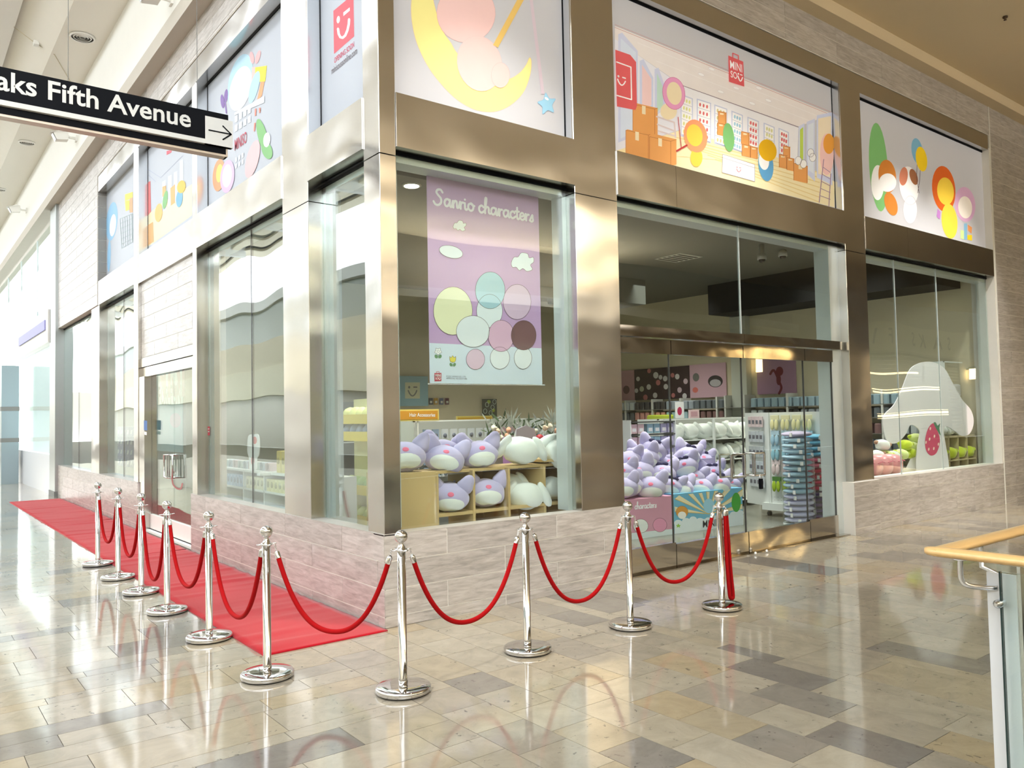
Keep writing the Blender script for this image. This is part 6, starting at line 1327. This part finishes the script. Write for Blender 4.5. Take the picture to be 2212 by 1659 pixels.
for k, (zz_, c) in enumerate(((1.60, (110, 104, 104)), (1.86, (216, 214, 214)))):
    o = MB().bbox(11.2, 11.8, .62, .95, zz_, zz_ + .2, .02).build('folded_throw', pr(*c)); tag(o, ['dark grey patterned folded throw on the upper window shelf', 'white folded throw on the highest window shelf'][k], 'blanket'); MB().bbox(11.3, 11.55, .60, .63, zz_ + .04, zz_ + .15, .01).build('patch', WHT, o)
o = MB().box(11.15, 11.85, .6, 1.0, 1.57, 1.6).build('wall_ledge', WF); tag(o, 'thin white ledge in the end window holding folded throws', 'shelf'); MB().box(11.15, 11.17, .6, 1.0, 0.66, 2.45).build('upright', WF, o); MB().box(11.15, 11.85, .6, .62, 2.43, 2.45).build('top_rail', WF, o)
# ------------------------------------------------------------------ atrium windows: low white shelving and boxed goods
ws = empty('cube_shelf', (0, 0, 0), 'low white shelving with pastel boxed goods behind the big atrium window', 'shelf')
for yy in (2.35, 3.3, 4.02, 4.75, 5.49, 6.2): MB().box(.55, .95, yy - .015, yy + .015, 0, 1.03).build('divider', WF, ws)
for zz_ in (.30, .80, 1.03): MB().box(.55, .95, 2.35, 6.2, zz_ - .025, zz_).build('shelf_board', WF, ws)
MB().box(.93, .95, 2.35, 6.2, 0, 1.03).build('back_panel', WF, ws)
bc = {}
def carton(loc, c, label, grp, s_=(.06, .055, .15)):
    k = (c, s_)
    if k not in bc: o = MB().bbox(-s_[0], s_[0], -s_[1], s_[1], 0, s_[2], .006).build('carton', pr(*c)); MB().lathe([(0, 0), (s_[1] * .7, 0), (s_[1] * .7, .002), (0, .002)], n=14).build('round_print', pr(*[max(0, int(q * .82)) for q in c]), o); o.children[0].rotation_euler = (0, -PI / 2, 0); o.children[0].location = (-s_[0], 0, s_[2] * .55); bc[k] = o
    else: o = copy_tree(bc[k])
    o.location = loc; tag(o, label, 'box', grp)
for a_, b_, c, nm_ in ((2.4, 3.25, (214, 220, 176), 'pale green'), (3.35, 3.98, (222, 216, 160), 'pale yellow'), (4.06, 4.70, (226, 224, 190), 'cream'), (4.8, 5.45, (150, 180, 214), 'blue'), (5.53, 6.15, (190, 160, 170), 'dusty rose')):
    y_ = a_ + .06
    while y_ < b_:
        carton((.62, y_, .80), c, nm_ + ' box in the upper row of the white shelving, atrium window', 'boxed goods in the upper shelf row'); carton((.62, y_, .32), (206, 216, 222) if c[0] > 200 else (216, 220, 190), 'pale box in the lower row of the white shelving, under the %s ones' % nm_, 'boxed goods in the lower shelf row', (.06, .055, .3)); y_ += .125
for k in range(4): carton((.68, 3.28 + k * .15, 1.03), (226, 206, 130), 'tall yellow box standing on top of the white shelving', 'yellow boxes on the white shelving', (.06, .06, .26))
for k in range(8): carton((.68, 2.45 + (k % 4) * .17, 1.03 + .2 * (k // 4)), (222, 224, 196), 'round-window gift box stacked on the white shelving', 'stacked gift boxes on the white shelving', (.07, .075, .19))
for k in range(9): carton((.7, 4.15 + k * .2, 1.03), ((206, 186, 190), (186, 196, 206), (196, 206, 200))[k % 3], 'low pastel pack on top of the white shelving', 'low packs on the white shelving', (.06, .07, .10))
# plain small standee and sticker in the big atrium window
sp_ = Vector((.42, 3.78, 0)); e = empty('standee', (0, 0, 0), 'small plain white cut-out card with a pink patch in the big atrium window', 'standee'); S = Sheet(e, sp_, (-1, 0, 0))
z = lambda x, y: (430 + x / 6.142, 860 + y / 6.142)
ol = catmull([z(*q) for q in ((655, 500), (735, 480), (788, 495), (800, 650), (790, 760), (765, 800), (760, 940), (700, 955), (665, 930), (660, 790), (640, 720), (640, 640))], True, 4); g = MB(); g.prism([S.w(a.x, a.y, 0) for a in ol], (.008, 0, 0)); g.build('card', WHT, e)
S.oval('printed_patch', *z(740, 560), 4.5, 8, pr(232, 120, 120), 1); S.oval('printed_patch', *z(712, 830), 3.6, 9, pr(232, 130, 136), 1)
MB().box(.42, .62, 3.80, 3.9, 1.0, 1.035).build('foot', WHT, e)
o = empty('window_sticker', (0, 0, 0), 'small red and blue notice sticker on the pale window frame', 'sticker'); S = Sheet(o, (.155, 0, 0), (-1, 0, 0)); z = lambda x, y: (430 + x / 6.142, 860 + y / 6.142)
S.draw('red_print', [[z(118, 376), z(141, 378), z(141, 494), z(118, 492)]], pr(214, 40, 70), 1); S.draw('mark', [[z(122, 400), z(137, 402), z(137, 416), z(122, 414)], [z(122, 436), z(137, 438), z(137, 452), z(122, 450)]], WHT, 2); S.draw('blue_print', [[z(80, 380), z(92, 382), z(92, 558), z(80, 556)]], pr(130, 160, 186), 1)
o = empty('house_number', (0, 0, 0), 'small number 2470 on the window frame at the sill', 'number'); S = Sheet(o, (.155, 0, 0), (-1, 0, 0)); S.text('2470', z(68, 1285), z(128, 1303), pr(130, 84, 84), 1, .005, hs=1.5)
# door poster and stickers
e = empty('poster', (0, 0, 0), 'tall blue-green hanging poster behind the atrium doors', 'poster'); xq = .9; S = Sheet(e, (xq, 0, 0), (-1, 0, 0))
z = lambda x, y: (x / 3.606, 420 + y / 3.606)
a = at(331, 806, x=xq); b = at(395, 1000, x=xq); pzt = 2.6; pzb = at(360, 975, x=xq).z; MB().box(xq, xq + .01, b.y, a.y, pzb, pzt).build('sheet', pr(150, 180, 184, 0.3), e)
S.text('NISI', z(1200, 1575), z(1440, 1560), pr(120, 70, 80), 2, .02, hs=1.3); S.text('IS FOR FUN', z(1195, 1640), z(1412, 1630), pr(60, 84, 92), 2, .01, hs=1.3); S.oval('printed_shape', 379, 908, 12, 16, pr(196, 170, 186), 1); S.oval('printed_shape', 335, 905, 10, 14, pr(170, 196, 200), 1)
MB().tube([(xq, b.y, pzt + .01), (xq, a.y, pzt + .01)], .01, 8).build('rod', SATIN, e)
for yy in (a.y - .1, b.y + .1): MB().tube([(xq, yy, pzt + .01), (xq, yy, 4.39)], .002, 5).build('wire', SATIN, e)
o = empty('door_emblem', (0, 0, 0), 'faded red smile emblem stuck on the atrium glass door', 'sticker'); S = Sheet(o, (.119, 0, 0), (-1, 0, 0)); S.draw('smile', strip(catmull([(372, 1036), (374, 1046), (381, 1054), (390, 1056), (394, 1045)], k=4), 3.4) + [ellipse(373.5, 1020, 2.6, 3.2)], pr(176, 110, 110), 1)
o = empty('window_sticker', (0, 0, 0), 'small blue notice sticker on the column beside the atrium doors', 'sticker'); S = Sheet(o, (.02, 0, 0), (-1, 0, 0)); S.draw('blue_print', [[(311, 908), (318, 909), (318, 930), (311, 929)]], pr(60, 110, 180), 1); S.draw('white_print', [[(312, 932), (317, 933), (317, 940), (312, 939)]], WHT, 1)
# yellow tiered stand and leaning strip seen in the narrow window
ys = empty('display_rack', (0, 0, 0), 'yellow tiered stand of pale goods seen through the narrow corner window', 'shelf'); YY = pr(236, 208, 80)
for k, zz_ in enumerate((.45, .80, 1.42, 1.62)):
    MB().box(1.2, 1.23, 2.5, 3.4, zz_, zz_ + .09).build('tray_front', YY, ys); MB().box(1.2, 1.5, 2.5, 3.4, zz_ - .02, zz_).build('tray', YY, ys)
    for j in range(5):
        o = MB().ell((0, 0, 0), (.09, .075, .09), 12, 8, fn=bodyfn(j, .15, 0)).build('soft_pouch', pr(*((222, 226, 150), (190, 214, 150), (170, 180, 214))[(k + j // 5) % 3])); o.location = (1.33, 2.57 + j * .165, zz_ + .09); tag(o, 'soft pastel pouch in the %s yellow tray behind the narrow window' % ('lowest', 'second', 'third', 'top')[k], 'pouch', 'soft pouches in the yellow trays')
MB().box(1.46, 1.5, 2.5, 3.4, 0, 1.9).build('back_panel', pr(226, 220, 170), ys)
# grey display bins behind the doors of the atrium side and window five
gb = empty('display_rack', (0, 0, 0), 'pale wire rack of lilac packs in the window beside the atrium doors', 'shelf')
yr0 = at(291, 960, x=.7).y; yr1 = at(236, 960, x=.7).y; MB().box(.7, 1.1, yr0, yr1, 0, 1.6).build('frame', pr(206, 212, 214), gb)
for r_ in range(4):
    for c_ in range(8):
        o = MB().bbox(-.02, .02, -.1, .1, 0, .2, .01).build('lilac_pack', pr(176, 176, 206)); o.location = (.67, yr0 + .12 + c_ * (yr1 - yr0 - .2) / 7.5, .80 + r_ * .2); o.rotation_euler.y = .15; tag(o, 'lilac pack in the %s row of the wire rack beside the atrium doors' % ('lowest', 'second', 'third', 'top')[r_], 'package', 'lilac packs on the wire rack'); MB().box(-.023, -.02, -.05, .05, .05, .13).build('print', WHT, o)
# ceiling fittings in the shop
CAMW = mat('white_camera_shell', srgb(206, 206, 196), 0.4)
def dome(px, py, label, zc=4.4, drop=.0):
    p = at(px, py, z=zc - .12 - drop); e = empty('dome_camera', (p.x, p.y, zc), label, 'camera', 'dome cameras on the shop ceiling')
    MB().lathe([(0, 0), (.04, 0), (.04, -drop - .01), (.07, -drop - .03), (.075, -drop - .11), (0, -drop - .11)], n=20).build('housing', CAMW, e); MB().ell((0, 0, -drop - .11), (.055, .055, .055), 16, 10).build('dark_dome', mat('smoked_dome', (.01, .01, .01), .08), e)
dome(1646, 562, 'white dome camera on a drop stem behind the transom glass', drop=.14); dome(1691, 555, 'white dome camera fixed flat beside the drop-stem one'); dome(1357, 625, 'white dome camera near the steel column behind the transom glass', drop=.04)
for k, (px, py) in enumerate(((1465, 558), (1520, 655), (1772, 606))):
    p = at(px, py, z=4.39); e = empty('ceiling_vent', (p.x, p.y, 4.4), ['square ceiling vent behind the transom glass, near its middle', 'square ceiling vent farther back, above the cream wall', 'square ceiling vent near the end jamb of the doors'][k], 'vent', 'square vents in the shop ceiling'); MB().box(-.3, .3, -.3, .3, -.008, 0).build('frame', CAMW, e)
    for j in range(5): MB().box(-.25, .25, -.24 + j * .11, -.19 + j * .11, -.012, -.008).build('slot', BLACK, e)
LG = mat('warm_downlight', (1, .9, .7), emit=(1, .88, .66), estr=6)
for k, (px, py) in enumerate(((889, 402), (530, 515), (565, 494), (597, 473))):
    p = at(px, py, z=4.39); e = empty('downlight', (p.x, p.y, 4.4), ['warm downlight on the grey ceiling above the lilac banner edge', 'white downlight seen through the big atrium window, farthest', 'white downlight seen through the big atrium window, middle one', 'white downlight seen through the big atrium window beside the steel column'][k], 'lamp'); MB().lathe([(0, -.012), (.11, -.012), (.12, 0), (0, 0)], n=20).build('trim_ring', CAMW, e); MB().lathe([(0, -.016), (.085, -.016), (.09, -.012), (0, -.012)], n=20).build('lens', LG, e)
# red exit box behind the transom
p = at(1565, 490, y=.45); o = MB().box(p.x - .18, p.x + .18, .42, .48, p.z - .07, p.z + .07).build('exit_box', pr(206, 150, 140, .4)); tag(o, 'pale red lit sign box hanging behind the top of the transom glass', 'sign'); MB().box(p.x - .02, p.x + .02, .44, .46, p.z + .07, 3.98).build('hanger', SATIN, o)
for o in list(COL.objects):
    if o.parent is not None and o.get('category'): del o['category']
bpy.context.view_layer.update()
